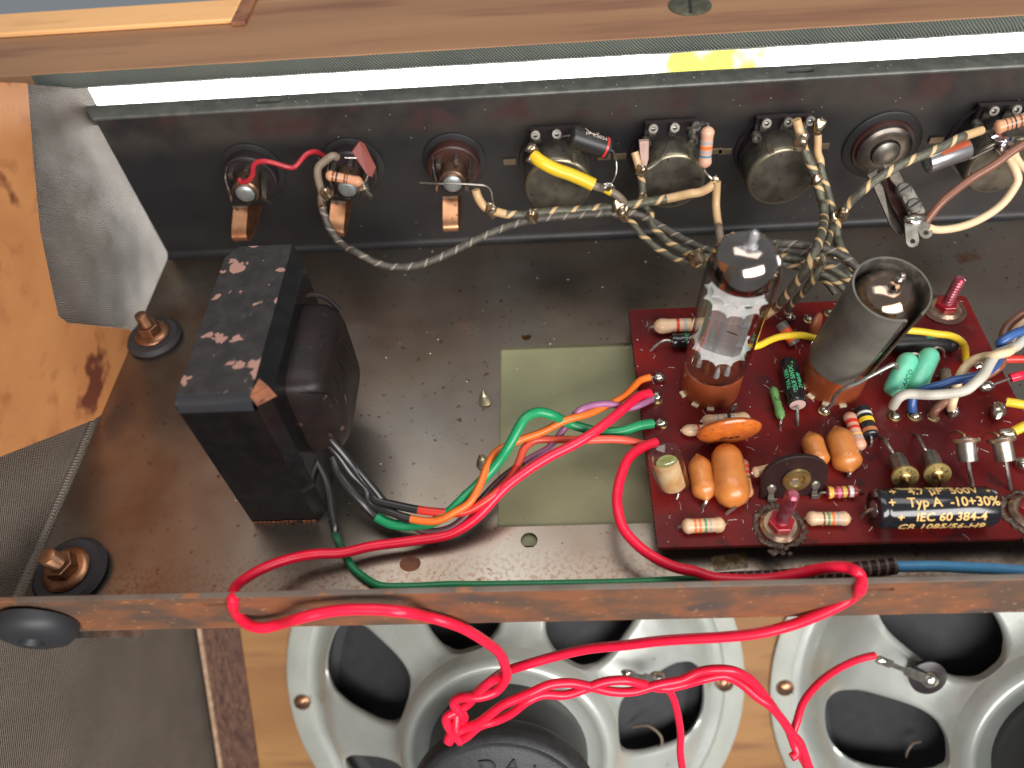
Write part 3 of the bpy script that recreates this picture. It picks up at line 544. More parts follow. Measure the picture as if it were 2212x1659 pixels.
terminal((3.782, 10.487, -10.473), (2.403, 10.477, -9.348), 'solder lug on the right of the left loudspeaker, just above the twisted red pair', False)
mb = MB(); mb.tube([(2.98, 9.6, -14.37), (3.61, 9.5, -13.85), (4.11, 9.12, -14.01), (4.14, 8.84, -14.37), (3.73, 8.68, -14.89), (3.17, 8.71, -15.51)], .055, 8); solo('tinsel_lead', mb, 'w_greybrown', 'bent brown lead inside the right window of the left loudspeaker', 'wire', 'leads to the cones')
mb = MB(); mb.tube([(14.67, 10.37, -12.4), (14.66, 10.26, -12.88), (14.81, 10.14, -13.35), (15.1, 10.15, -13.67)], .05, 8); solo('tinsel_lead', mb, 'w_greybrown', 'short curled lead under the terminal of the right loudspeaker', 'wire', 'leads to the cones')
mb = MB(); mb.tube([(15.18, 8.85, -14.35), (14.97, 8.86, -14.67), (14.76, 8.63, -14.97), (14.91, 8.55, -15.72)], .05, 8); solo('tinsel_lead', mb, 'w_greybrown', 'short curled lead at the bottom of the right loudspeaker window', 'wire', 'leads to the cones')
# ---------------------------------------------------------------- red circuit board
pcb = thing('circuit_board', 'dark red circuit board raised on bolts at the right of the chassis floor', 'circuit board', (9.1, 15.6, .7))
holes = [circ(7.6, 18.9, .12), circ(13, 13.2, .08)]
bp_ = holed([(2.95, 10.65), (15.35, 10.65), (15.33, 16.9), (15.4, 20.45), (15.3, 20.56), (2.97, 20.53)], [], .15, Matrix.Translation((9.1*0, 0, .725))); obj('board', bp_, 'pcb', parent=pcb, flat=True)
# slivers of broken fibre along the sawn edges
mb = MB()
for i in range(70): y = 10.7+9.8*i/70; w = random.uniform(.02, .07); mb.box((2.95-random.uniform(.0, .022), y, .655), (2.96, y+w, .797))
obj('sawn_edge', mb, 'pcb_edge', parent=pcb, flat=True)['kind'] = 'stuff'
BZ = .802
def joint(p, r=.17, ring=True, h=.13):
    x, y = p[0], p[1]
    if ring: mb = MB(); mb.lathe((x, y, BZ-.01), (x, y, BZ+.06), [(0, r*1.35), (.8, r*1.32), (1, r*1.15), (1, r*.6)], 20); e = obj('eyelet', mb, 'brass', pcb)
    mb = MB(); mb.ball((x, y, BZ+h*.35), r, sc=(1, 1, h/r*1.2), seg=14, jit=.12); return obj('solder_joint', mb, 'solder', pcb)
def bolt(x, y, lab, burnt, col='red', lean=(0, 0), hgt=1.55):
    t = thing('board_bolt', lab, 'bolt', (x, y, BZ), 'bolts holding the red board'); A = Vector((x, y, BZ)); U = Vector((lean[0], lean[1], 1)).normalized()
    if burnt:
        mb = MB()
        for k in range(46):
            g = 2*math.pi*k/46; r = random.uniform(.66, .76); c = Vector((x+r*math.cos(g), y+r*.95*math.sin(g), BZ+.02)); mb.ball(c, random.uniform(.06, .12), sc=(1.2, 1, .6), seg=6, jit=.5)
        for k in range(12): c = Vector((x-.15+random.uniform(-.28, .28), y-.84+random.uniform(-.06, .06), BZ)); mb.ball(c, random.uniform(.05, .1), sc=(1, 1, .7), seg=6, jit=.5)
        o = obj('charred_ring', mb, 'char', t, flat=True); o['kind'] = 'stuff'
    else: mb = MB(); mb.lathe(A, A+U*.1, [(0, .74), (.6, .76), (1, .68), (1, .3)], 30); obj('spacer_washer', mb, 'char_washer', t)
    mb = MB(); mb.lathe(A, A+U*.2, [(0, .58), (.5, .58), (1, .48), (1, .2)], 30); obj('washer', mb, 'warm_steel', t)
    mb = MB(); mb.lathe(A+U*.2, A+U*.42, [(0, .40), (1, .39), (1, 0)], 6); obj('nut', mb, 'redlac', t, flat=True, bev=.03)
    mb = MB(); pr = [(0, .2)]
    for k in range(9): pr += [(k/9.5+.03, .20), (k/9.5+.075, .172)]
    pr += [(.95, .19), (1, .13), (1, 0)]; mb.lathe(A+U*.4, A+U*(.4+hgt), pr, 16); obj('thread', mb, 'redthread', t)
M['char'] = mk('charred_residue', (.05, .03, .022), .4, 0, (.12, .075, .05), 5, bump=.5, coat=.3)
M['char_washer'] = mk('rusty_washer', (.13, .06, .035), .6, .2, (.07, .035, .025), 4, bump=.3)
M['warm_steel'] = mk('warm_plated_steel', (.52, .38, .27), .28, .85, (.3, .18, .12), 3, bump=.1)
M['redlac'] = mk('red_thread_lacquer', (.34, .01, .02), .15, .2, coat=.7)
M['redthread'] = mk('red_stained_thread', (.62, .24, .28), .28, .8, (.42, .05, .08), 3)
bolt(6.63, 11.22, 'bolt stained red in a ring of charred residue at the front of the red board', True, lean=(0, 0))
bolt(14.37, 19.86, 'threaded bolt stained red on a rusty washer at the back right corner of the board', False, hgt=1.2)
bolt(13.98, 11.45, 'board bolt cut off by the right edge of the picture, beside the black capacitor', True)
# ---------------------------------------------------------------- valves
def valve_socket(x, y, lab, tabs, R0=1.0, zt=1.95):
    t = thing('valve_socket', lab, 'socket', (x, y, BZ), 'brown valve sockets'); mb = MB()
    mb.lathe((x, y, BZ), (x, y, zt), [(0, R0), (.93, R0), (.98, R0-.02), (1, R0-.07), (.97, R0-.11), (.9, R0-.13), (.88, 0)], 56); obj('body', mb, 'socket', t)
    for g in tabs:
        g = math.radians(g); m_ = frame((x+R0*math.cos(g), y+R0*math.sin(g), BZ), (-math.sin(g), math.cos(g), 0), (0, 0, 1)); mb = MB(); mb.box((-.12, .0, -.03), (.12, .1, .12), mat=m_); obj('pin_tab', mb, 'pale_tab', t, flat=True, bev=.02)
    return t
M['pale_tab'] = mk('pale_brass_tab', (.75, .62, .42), .5, .3)
c1 = (5.42, 16.72); c2 = (9.55, 16.68)
valve_socket(*c1, 'brown valve socket under the bare glass valve', (200, 233, 262, 130))
valve_socket(*c2, 'brown valve socket under the valve with a grey metal shield', (190, 215, 245, 275))
def dome(zb, zt, r, nip, top):
    pr = [(zb, r)]; hz = zt
    pr += [(hz, r)]
    for k in range(1, 9): g = math.pi/2*k/8; pr.append((hz+(top-hz)*math.sin(g), r*math.cos(g)**.8 if k < 8 else .17))
    return pr
def glass(x, y, zb, zs, ztop, r, nip, t):
    th = .07; pr = [(zb, 0), (zb, .5), (zb+.02, r*.75), (zb+.12, r*.94), (zb+.3, r)]
    for q in dome(zs, zs, r, nip, ztop)[1:]: pr.append(q)
    n0 = ztop; pr += [(n0+.10, .15), (n0+.3, .17), (n0+.46, .14), (nip, .07), (nip+.03, 0)]
    pi = [(zb+.08, .4), (zb+.12, r*.7), (zb+.22, r*.88), (zb+.36, r-th)]+[(min(z, ztop-th), max(0, q-th)) for z, q in dome(zs, zs, r, nip, ztop-th)[1:]]+[(ztop-th, 0)]
    mb = MB(); mb.lathe((x, y, 0), (x, y, 1), pr, 56); return obj('glass_envelope', mb, 'glass', t)
v1 = thing('power_valve', 'tall bare glass valve with white mica discs and silvered dome, in the left socket', 'valve', (c1[0], c1[1], 2.0))
glass(*c1, 1.98, 6.85, 7.88, 1.04, 8.38, v1)
mb = MB(); pr = [(z, r-.03) for z, r in dome(6.05, 6.85, 1.04, 0, 7.87)]; mb.lathe((*c1, 0), (*c1, 1), [(6.80, 1.01)]+pr[1:-1]+[(7.8, .1)], 48); obj('getter_mirror', mb, 'getter', v1)
mb = MB(); mb.lathe((*c1, 7.84), (*c1, 8.36), [(0, .2), (.25, .13), (.5, .15), (.8, .13), (1, .05), (1, 0)], 16); obj('glass_tip', mb, 'tipglass', v1)
def micad(z, r, holes_, ph, name='mica_disc'):
    out = []
    for k in range(60):
        g = 2*math.pi*k/60; q = r*.86
        if k % 5 == 0: q = r
        elif k % 5 in (1, 4): q = r*.885
        out.append((q*math.cos(g+ph), q*.97*math.sin(g+ph)))
    mm = holed(out, holes_, .05, Matrix.Translation((c1[0], c1[1], z))); obj(name, mm, 'mica', v1, flat=True)
hx = [[(-.55, .12), (-.3, .2), (-.22, .02), (-.45, -.12)], [(.12, -.4), (.3, -.22), (.45, -.34), (.38, -.55), (.2, -.58)], [(.28, .3), (.5, .34), (.52, .18), (.33, .14)], circ(0, 0, .2, 12, .7)]
micad(5.70, .95, hx, .1); micad(6.05, .86, [circ(-.4, .2, .13), circ(.3, .3, .12), circ(0, -.2, .3, 14, .5)], .4); micad(3.22, .97, [circ(0, 0, .12)], .2)
# anode: a folded grey box with ribs and dark windows
rot = Matrix.Translation((c1[0], c1[1], 0)) @ Matrix.Rotation(math.radians(-24), 4, 'Z')
outl = [(-.68, -.28), (-.5, -.46), (-.06, -.50), (.06, -.50), (.5, -.46), (.68, -.28), (.68, .28), (.5, .46), (-.5, .46), (-.68, .28)]
mb = MB(); mb.prism(outl, 2.4, rot @ Matrix.Translation((0, 0, 3.26))); obj('anode', mb, 'anode', v1, flat=True, bev=.02)
mb = MB()
for z in (3.85, 4.9): mb.box((-.55, -.51, z), (.55, -.485, z+.05), mat=rot); mb.box((.45, -.49, z), (.69, -.2, z+.05), mat=rot)
obj('anode_rib', mb, 'anode', v1, flat=True)
mb = MB()
for z in (3.75, 4.55): mb.box((.675, -.12, z), (.69, .12, z+.34), mat=rot)
mb.box((-.45, -.515, 4.5), (-.12, -.50, 4.54), mat=rot @ Matrix.Rotation(.12, 4, 'Y')); obj('anode_slot', mb, 'anode_d', v1, flat=True)
for k in range(9):
    g = 2*math.pi*(k+.35)/10; a = Vector((c1[0]+.58*math.cos(g), c1[1]+.58*math.sin(g), 2.12)); mb = MB(); mb.lathe(a, a+Vector((0, 0, .55)), [(0, .11), (.5, .09), (.85, .05), (1, .03)], 10); obj('pin_seal', mb, 'copper' if k % 3 == 0 else 'tipglass', v1)
    mb = MB(); mb.tube([a+Vector((0, 0, .5)), Vector((c1[0]+.4*math.cos(g+.2), c1[1]+.4*math.sin(g+.2), 3.4))], .022, 6); obj('support_wire', mb, 'lead', v1)
mb = MB(); mb.tube([(c1[0]-.15, c1[1]-.1, 6.0), (c1[0]-.15, c1[1]-.1, 6.5), (c1[0], c1[1], 6.7)], .03, 6); obj('support_wire', mb, 'copper', v1)
v2 = thing('preamp_valve', 'shorter valve with a bright silvered dome, standing inside the grey metal shield', 'valve', (c2[0], c2[1], 2.0))
glass(*c2, 1.98, 5.45, 6.3, .95, 6.85, v2)
mb = MB(); pr = [(z, r-.085) for z, r in dome(4.9, 5.45, .96, 0, 6.29)]; mb.lathe((*c2, 0), (*c2, 1), [(4.7, .875)]+pr[1:-1]+[(6.23, .08)], 48); obj('getter_mirror', mb, 'getter2', v2)
mb = MB(); mb.ball((c2[0], c2[1], 6.62), .14, seg=14); mb.ball((c2[0], c2[1], 6.85), .09, seg=12); obj('glass_tip', mb, 'getter', v2)
mb = MB(); mb.lathe((*c2, 2.3), (*c2, 4.2), [(0, .5), (1, .5), (1, 0)], 24); obj('anode', mb, 'anode', v2)
sh = thing('valve_shield', 'dusty grey metal shield can open at the top with a slit down its side', 'shield', (c2[0], c2[1], 2.1)); mb = MB()
a0, a1 = math.radians(-53), math.radians(277); sc_ = [(2.13, 1.04), (6.15, 1.09), (6.2, 1.09), (6.2, 1.04), (6.15, 1.035), (2.13, .99)]
mb.lathe((*c2, 0), (*c2, 1), sc_, 72, arc=(a0, a1), up=(1, 0, 0), mats=[0, 0, 0, 1, 1]); obj('can', mb, ['shield', 'shield_in'], sh)
for g in (a0, a1):
    d = Vector((math.cos(g), math.sin(g), 0)); s_ = Vector((-d.y, d.x, 0))*(1 if g == a1 else -1); mb = MB(); p = Vector((*c2, 0))+d*1.03
    mb.tube([p+Vector((0, 0, 2.15)), p+s_*.02+Vector((0, 0, 4)), p+d*.05+Vector((0, 0, 6.19))], .045, 6); obj('slit_lip', mb, 'pot_edge', sh)
for o_, ax_ in ((v1, (.01, -.12, .99)), (v2, (.03, -.21, .98)), (sh, (.03, -.21, .98))): o_.rotation_euler = Vector((0, 0, 1)).rotation_difference(Vector(ax_).normalized()).to_euler()
# ---------------------------------------------------------------- component builders
def leads(t, lst, r=.045, m='lead'):
    for pts in lst: mb = MB(); mb.tube(pts, r, 8, step=.12); obj('lead', mb, m, t)
RP = [(0, .35), (.04, .72), (.10, .98), (.16, 1.0), (.22, .93), (.27, .9), (.73, .9), (.78, .93), (.84, 1.0), (.90, .98), (.96, .72), (1, .35)]
def resistor(a, b, r, body, bands, lab, l=(), group='resistors', prof=None, cat='resistor', name='resistor', lr=.045):
    """bands: (start, end, colour) along the body"""
    t = thing(name, lab, cat, tuple(lerp(a, b, .5)), group); P0 = prof or RP
    ts = sorted({q for q, _ in P0}|{q for s, e, _ in bands for q in (s, e)})
    def rad(q):
        for (x0_, r0), (x1_, r1) in zip(P0, P0[1:]):
            if x0_ <= q <= x1_: return r0+(r1-r0)*(q-x0_)/max(1e-6, x1_-x0_)
        return P0[-1][1]
    inn = lambda q: any(s-1e-6 <= q < e-1e-6 for s, e, _ in bands)
    mb = MB(); mb.lathe(a, b, [(0, 0)]+[(q, rad(q)*r) for q in ts]+[(1, 0)], 20); bo = obj('body', mb, body, t)
    for s, e, c in bands:
        mb = MB(); mb.lathe(a, b, [(s, rad(s)*r*.9), (s, rad(s)*r+.008)]+[(q, rad(q)*r+.008) for q in ts if s < q < e]+[(e, rad(e)*r+.008), (e, rad(e)*r*.9)], 20); obj('colour_band', mb, c, t)
    leads(t, l, lr); return t, bo
def J(x, y, z): return (x, y, z)
BOARD = lambda p: (p[0], p[1], BZ-.03)
# row at the back left
a = (3.757, 19.343, 1.12); b = (5.911, 19.313, 1.12)
resistor(a, b, .285, 'beige', [(.37, .42, 'red'), (.50, .54, 'grey_b'), (.62, .66, 'brown')], 'large beige resistor with a red ring, at the back left corner of the board', [[a, (3.614, 19.348, 1.05), (3.571, 19.374, 0.78)]])
a = (4.338, 18.595, 1.1); b = (5.802, 18.604, 1.1)
def ecap(a, b, r, lab, body='capblk', end='pinkseal', l=(), name='electrolytic_capacitor', group='black electrolytic capacitors', endr=.82):
    t = thing(name, lab, 'capacitor', tuple(lerp(a, b, .5)), group); mb = MB()
    Ln = (Vector(b)-Vector(a)).length; k = .06/Ln*2
    mb.lathe(a, b, [(0, r*endr), (0, r*.93), (k*.5, r), (k*1.6, r), (k*2.0, r*.955), (k*2.6, r*.955), (k*3.2, r), (1-k*1.2, r), (1, r*.9), (1, r*.6), (1, 0)], 32); bo = obj('sleeve', mb, body, t)
    mb = MB(); d = (Vector(b)-Vector(a)).normalized()*.03; mb.lathe(Vector(a)-d*.2, Vector(a)+d, [(0, 0), (0, r*endr*.96), (1, r*endr*.98)], 28); obj('end_seal', mb, end, t)
    leads(t, l, .05); return t, bo
t, bo = ecap(a, b, .265, 'black electrolytic capacitor with green print, left end showing beside the glass valve', l=[[a, (4.093, 18.607, 1.15), (3.828, 18.513, 1.1), (3.556, 18.462, 0.78)]], end='capblk')
for s, an in (('25UF', .15), ('2146', -.5), ('85%', -1.1)): text_cyl(t, s, .19, a, b, .267, an, 'ink_green', t=.42)
# orange-red cylinder, small disc behind the yellow wire
a = (8.205, 19.035, 1.35); b = (8.648, 18.325, 1)
resistor(a, b, .2, 'orangered', [(0, .30, 'greyend'), (.86, 1, 'greyend')], 'orange-red tubular capacitor with dark grey ends, behind the yellow wire', [[b, (8.723, 18.301, 0.78)]], group='capacitors', prof=[(0, .9), (.03, 1), (.97, 1), (1, .9)], cat='capacitor', name='tubular_capacitor')
def disc(c, n_, r, th, mat, lab, l=(), name='disc_capacitor', group='ceramic disc capacitors', sx=1):
    t = thing(name, lab, 'capacitor', c, group); n_ = Vector(n_).normalized(); A = Vector(c)-n_*th; mb = MB()
    pr = [(0, 0), (.02, r*.35), (.10, r*.68), (.25, r*.9), (.4, r*.98), (.5, r), (.6, r*.98), (.75, r*.9), (.9, r*.68), (.98, r*.35), (1, 0)]
    mb.lathe(A, A+n_*th*2, pr, 40, up=(0, 0, 1), squash=sx); bo = obj('body', mb, mat, t); leads(t, l); return t, bo
disc((9.407, 18.879, 1.35), (.75, -.55, .1), .43, .15, 'ceram_br', 'small brown ceramic disc standing behind the yellow wire, left of the shielded valve', [[(9.344, 18.763, 1.1), (9.286, 18.401, 0.78)]], sx=1.15)
joint((8.786, 19.704, 0.8), .2, False, .2); joint((9.454, 19.621, 0.8), .14); joint((10.294, 19.905, 0.8), .16)
joint((7.856, 19.989, 0.8), .12)
# black electrolytic standing to the right of the glass valve
a = (8.069, 15.508, 1.15); b = (8.154, 17.356, 1.15)
t, bo = ecap(a, b, .325, 'black electrolytic capacitor with green print lying between the two valves', l=[[a, (7.99, 15.179, 1.12), (8.02, 14.928, 0.78)]])
for s, an, tt in (('TVA 1306', .75, .5), ('25UF 50VDC', .18, .5), ('2146H9', -.42, .44)): text_cyl(t, s, .2, a, b, .327, an, 'ink_green', t=tt)
text_cyl(t, '+', .2, a, b, .327, -.1, 'ink_green', t=.86)
a = (7.45, 16.385, 1.05); b = (7.471, 15.049, 1)
t, bo = resistor(a, b, .155, 'green', [], 'small green bodied component beside the black capacitor between the valves', [[b, (7.417, 14.937, 0.98), (7.412, 14.861, 0.78)]], group='resistors', prof=[(0, .3), (.05, .7), (.15, .98), (.3, .9), (.65, .9), (.8, 1.05), (.92, .9), (1, .25)])
text_cyl(t, 'L2', .2, a, b, .145, .2, 'ink_dark', t=.45, rot=True)
# front left cluster
a = (4.845, 14.987, 1.15); b = (6.405, 15.074, 1.15)
resistor(a, b, .2, 'beige', [(.30, .35, 'grey_b'), (.44, .48, 'grey_b'), (.56, .60, 'black'), (.64, .67, 'grey_b')], 'grubby beige resistor directly behind the big orange disc', [[a, (4.855, 15.135, 0.78)], [b, (6.548, 15.185, 0.78)]])
a = (4.167, 14.707, 1.05); b = (6.102, 14.674, 1.05)
resistor(a, b, .2, 'beige', [(.25, .29, 'red'), (.5, .55, 'brown')], 'beige resistor poking out to the left of the big orange disc', [[a, (4.15, 14.804, 0.78)]])
dc = (5.498, 14.155, 1.75); nrm = (.05, -1, -.05)
t, bo = disc((5.5, 14.168, 1.7), (.06, -.95, -.28), 1.02, .24, 'ceram_or', 'big orange ceramic disc standing on edge in front of the glass valve', [[(4.986, 14.288, 1), (4.983, 14.323, 0.78)]])
nn_ = Vector((.06, -.95, -.28)).normalized(); m_ = frame(Vector((5.5, 14.168, 1.7))+nn_*.243, (-1, -.06, 0), (0, .28, -.95))
text_flat(t, '47NF', .28, m_ @ Matrix.Translation((0, -.08, .015)), 'ink_dark', shear=.2); text_flat(t, '.12V', .25, m_ @ Matrix.Translation((.1, -.36, -.03)), 'ink_dark', shear=.2); text_flat(t, 'ASC', .25, m_ @ Matrix.Translation((0, .24, -.03)), 'ink_dark', shear=.2)
t = thing('terminal_tag', 'small metal tag with a hole standing between the glass valve and the orange disc', 'terminal', (5.937, 15.587, 0.8))
tg = holed([(-.11, 0), (.11, 0), (.15, .3), (.14, .62), (.05, .74), (-.05, .74), (-.14, .62), (-.13, .3)], [circ(0, .5, .07, 10)], .04, frame((5.859, 15.406, 0.85), (.75, .5, 0), (.15, -.1, 1))); obj('tag', tg, 'steel', t, flat=True)
mb = MB(); mb.tube([(5.658, 14.876, 1.45), (5.665, 15.004, 1.5)], .05, 6); obj('lead', mb, 'ink_dark', t)
# glass capsule
A = Vector((3.659, 12.597, 0.98)); B = Vector((3.252, 12.928, 2.45)); t = thing('glass_capsule', 'clear glass capsule with yellow-green innards standing at the left edge of the board', 'capacitor', tuple(A))
Rg = .5; mb = MB(); pr = [(0, 0), (0, Rg*.7), (.03, Rg*.9), (.09, Rg), (.94, Rg), (.985, Rg*.93), (1, Rg*.8), (.985, Rg*.66), (.95, Rg*.5), (.93, 0)]
mb.lathe(A, B, pr, 40); obj('glass_envelope', mb, 'glass', t)
M['gell'] = mk('yellow_green_core', (.58, .58, .22), .5, 0, (.42, .50, .14), 2.5, spots=[((.08, .12, .04), 7, .68, .72)]); M['gelo'] = mk('amber_lining', (.45, .25, .10), .4, 0, (.55, .42, .25), 2)
mb = MB(); mb.lathe(lerp(A, B, .10), lerp(A, B, .72), [(0, 0), (0, .20), (.35, .18), (.6, .2), (.8, .3), (1, .33), (1, 0)], 24); obj('core', mb, 'gell', t)
mb = MB(); mb.lathe(A, B, [(.12, Rg*.84), (.86, Rg*.84)], 20, arc=(math.radians(150), math.radians(330)), up=(1, 0, 0)); obj('lining', mb, 'gelo', t)
leads(t, [[A, (3.766, 12.397, 0.92), (3.712, 12.292, 0.78)]])
OP = [(0, .15), (.05, .32), (.12, .6), (.21, .86), (.3, .95), (.5, .93), (.7, .97), (.8, 1.0), (.87, .84), (.93, .52), (.97, .3), (1, .18)]
def ocap(a, b, r, lab, l, prof=OP): return resistor(a, b, r, 'epoxy_or', [], lab, l, group='orange dipped capacitors', prof=prof, cat='capacitor', name='dipped_capacitor', lr=.06)
a = (4.503, 13.681, 1.15); b = (4.573, 12.064, 1.05)
t, bo = ocap(a, b, .40, 'slim orange dipped capacitor right of the glass capsule', [[b, (4.53, 12.004, 0.98), (4.44, 11.948, 0.78)]]); text_cyl(t, '68', .22, a, b, .385, 1.25, 'ink_dark', t=.42, rot=True); text_cyl(t, '2', .2, a, b, .385, 1.25, 'ink_dark', t=.62, rot=True)
a = (5.391, 13.861, 1.3); b = (5.336, 11.778, 1.15)
OP2 = [(0, .35), (.05, .62), (.14, .84), (.26, .92), (.5, .93), (.66, 1.02), (.8, 1.0), (.9, .82), (.95, .6), (1, .25)]
ocap(a, b, .55, 'fattest orange dipped capacitor, in the front left of the board', [[b, (5.38, 11.784, 1.1), (5.135, 11.724, 0.79)]], OP2)
a = (5.908, 13.493, 1.05); b = (5.852, 12.155, 1)
resistor(a, b, .19, 'peach', [(.2, .26, 'red'), (.36, .42, 'red'), (.5, .55, 'brown')], 'peach resistor with red rings tucked beside the fattest orange capacitor', [[b, (5.804, 12.078, 0.78)]])
a = (8.167, 14.377, 1.2); b = (8.235, 13.09, 1.1)
t, bo = ocap(a, b, .37, 'orange dipped capacitor partly behind the brown trimmer', []); text_cyl(t, '68', .2, a, b, .36, 1.1, 'ink_dark', t=.45, rot=True)
a = (9.07, 14.589, 1.15); b = (9.123, 12.919, 1.05)
ocap(a, b, .46, 'orange dipped capacitor in the middle of the board, right of the brown trimmer', [[b, (9.09, 12.871, 0.95), (9.096, 12.864, 0.78)]])
a = (9.672, 15.216, 1); b = (9.693, 13.767, 1)
resistor(a, b, .215, 'pink', [(.24, .33, 'red'), (.42, .49, 'red'), (.62, .64, 'yellow'), (.70, .74, 'grey_b')], 'pinkish resistor with red rings beside the black and yellow one', [[b, (9.713, 13.736, 0.78)], [a, (9.581, 15.18, 0.78)]])
a = (10.142, 15.368, 1.05); b = (10.136, 14.254, 1.02)
resistor(a, b, .235, 'black', [(.22, .30, 'white'), (.42, .56, 'yellow'), (.78, .90, 'copperband')], 'black resistor with white, yellow and copper rings in the middle of the board', [[b, (10.124, 14.12, 0.98), (10.12, 14.018, 0.78)]], prof=[(0, .85), (.03, 1), (.97, 1), (1, .85)])
a = (8.218, 12.232, 1.02); b = (9.138, 12.25, 1.02)
resistor(a, b, .185, 'darkred', [(.05, .20, 'gold'), (.33, .45, 'pinkband'), (.5, .63, 'gold'), (.72, .85, 'white')], 'dark red resistor with yellow and white rings right of the brown trimmer', [[a, (8.062, 12.239, 1), (8.028, 12.206, 0.78)], [b, (9.262, 12.292, 0.98), (9.425, 12.307, 0.78)]], prof=[(0, .8), (.02, 1), (.14, 1), (.16, .92), (.84, .92), (.86, 1), (.98, 1), (1, .8)])
a = (3.707, 11.209, 1.02); b = (4.994, 11.233, 1.02)
resistor(a, b, .235, 'beige', [(.27, .32, 'orange'), (.38, .43, 'orange'), (.51, .56, 'green_b'), (.63, .67, 'grey_b')], 'beige resistor with two orange rings at the front left corner of the board', [[a, (3.611, 11.222, 0.95), (3.594, 11.234, 0.78)], [b, (5.154, 11.407, 0.78)]])
a = (7.414, 11.364, 1.02); b = (8.693, 11.324, 1.02)
resistor(a, b, .22, 'beige', [(.36, .40, 'brown'), (.46, .51, 'green_b'), (.56, .62, 'orange'), (.67, .73, 'grey_b')], 'beige resistor with brown, green and orange rings left of the big black capacitor', [[a, (7.398, 11.455, 0.78)], [b, (8.834, 11.437, 0.78)]])
# trimmer
t = thing('trimmer', 'dark brown half-round trimmer with a brass eyelet standing near the front of the board', 'trimmer', (7.15, 12.2, .8))
bl = Vector((6.242, 12.171, 0.82)); br = Vector((8.21, 12.286, 0.82)); wdt = (br-bl).length; ux = (br-bl).normalized(); up_ = Vector((0, .30, 1)); F_ = frame(bl, ux, up_)
hT = 1.55; outl = [(0, 0), (wdt, 0), (wdt+.02, hT*.55)]+[(wdt/2+(wdt/2+.02)*math.cos(g), hT*.55+hT*.5*math.sin(g)) for g in [math.pi*k/14 for k in range(1, 14)]]+[(-.02, hT*.55)]
mb = MB(); mb.prism(outl, .16, F_ @ Matrix.Translation((0, 0, -.16))); obj('disc', mb, 'bakelite_dk', t, flat=True, bev=.03)
cx_, cy_ = wdt*.52, hT*.47; mb = MB(); o_ = F_ @ Vector((cx_, cy_, 0)); zz = (F_.to_3x3() @ Vector((0, 0, 1))); mb.lathe(o_, o_+zz*.1, [(0, .42), (.5, .44), (1, .40), (1, .24), (.2, .18), (.1, 0)], 28, squash=1); obj('brass_eyelet', mb, 'brass', t)
for q in (.16, .5, .84):
    mb = MB(); o_ = F_ @ Vector((wdt*q, .42 if q != .5 else .2, 0)); 
    if q != .5: mb.lathe(o_, o_+zz*.06, [(0, .15), (1, .12), (1, 0)], 16); obj('rivet', mb, 'lead', t)
    m_ = F_ @ Matrix.Translation((wdt*q, 0, .02)); mb = MB(); mb.box((-.09, -.06, -.02), (.09, .34 if q != .5 else .75, .02), mat=m_); mb.box((-.16 if q == .5 else -.12, -.04, .02), (.16 if q == .5 else .1, .12, .12), mat=m_); obj('terminal_leg', mb, 'steel', t, flat=True, bev=.012)
a = (6.073, 12.843, 1.3); b = (6.807, 13.046, 1.25)
resistor(a, b, .17, 'beige', [], 'end of a chipped beige resistor sticking out left of the brown trimmer', [[a, (6.107, 12.983, 0.85)]])
# the big black capacitor
a = (9.301, 11.416, 1.4); b = (12.646, 11.387, 1.4)
t, bo = ecap(a, b, .60, 'big glossy black capacitor with gold lettering along the front of the board', end='silver', endr=.45, l=[[a, (9.232, 11.419, 1.35), (9.124, 11.445, 1.1), (9.127, 11.465, 0.78)]])
for s, sz, an, tt, sp_ in (('+   Typ A  -10+30%', .385, -.26, .52, 1), ('+   IEC 60 384-4', .37, -.98, .50, 1), ('+   4.7 µF  500V  -', .38, .38, .52, 1), ('CR 1085/56-H9', .38, -1.62, .52, 1)):
    text_cyl(t, s, sz, a, b, .602, an, 'ink_gold', t=tt, bold=.003)
# can diodes
def diode(fl_, can_, lab, l, warm=False, rf=.4, rc=.27, txt=None, rim=True):
    """fl_: centre of the flange, can_: far end of the can"""
    F0 = Vector(fl_); Cn = Vector(can_); d = (Cn-F0).normalized(); t = thing('can_diode', lab, 'diode', tuple(lerp(F0, Cn, .5)), 'metal can diodes')
    mb = MB(); mb.lathe(F0-d*.05, F0+d*.07, [(0, 0), (0, rf*.97), (.2, rf), (.7, rf), (.85, rf*.93), (1, rf*.93), (1, rc)], 36); fo = obj('flange', mb, 'gilt' if txt else 'warm_steel', t)
    mb = MB(); mb.lathe(F0+d*.06, Cn, [(0, rc*1.08), (.08, rc), (.9, rc), (1, rc*.93), (1, rc*.7), (.95, 0)], 30); obj('can', mb, 'can_warm' if warm else 'can', t)
    mb = MB(); mb.lathe(F0-d*.05, F0-d*.12, [(0, .17), (.6, .16), (1, .1), (1, 0)], 20); obj('centre_eyelet', mb, 'brass' if txt else 'can', t)
    for pts, r in l: mb = MB(); mb.tube(pts, r, 8, step=.1); obj('lead', mb, 'brass' if r < .05 else 'can', t)
    if txt:
        n_ = -d; u = Vector((1, .25, .1)); u = (u-n_*u.dot(n_)).normalized(); v = n_.cross(u)
        for s, g in txt: g = math.radians(g); p = F0-d*.055+(u*math.cos(g)+v*math.sin(g))*rf*.72; text_flat(t, s, .17, frame(p, u*-math.sin(g)*1+v*math.cos(g), -(u*math.cos(g)+v*math.sin(g))), 'ink_dark')
    return t
f0 = (10.472, 12.418, 1.5); c0 = (10.602, 13.305, 1.15)
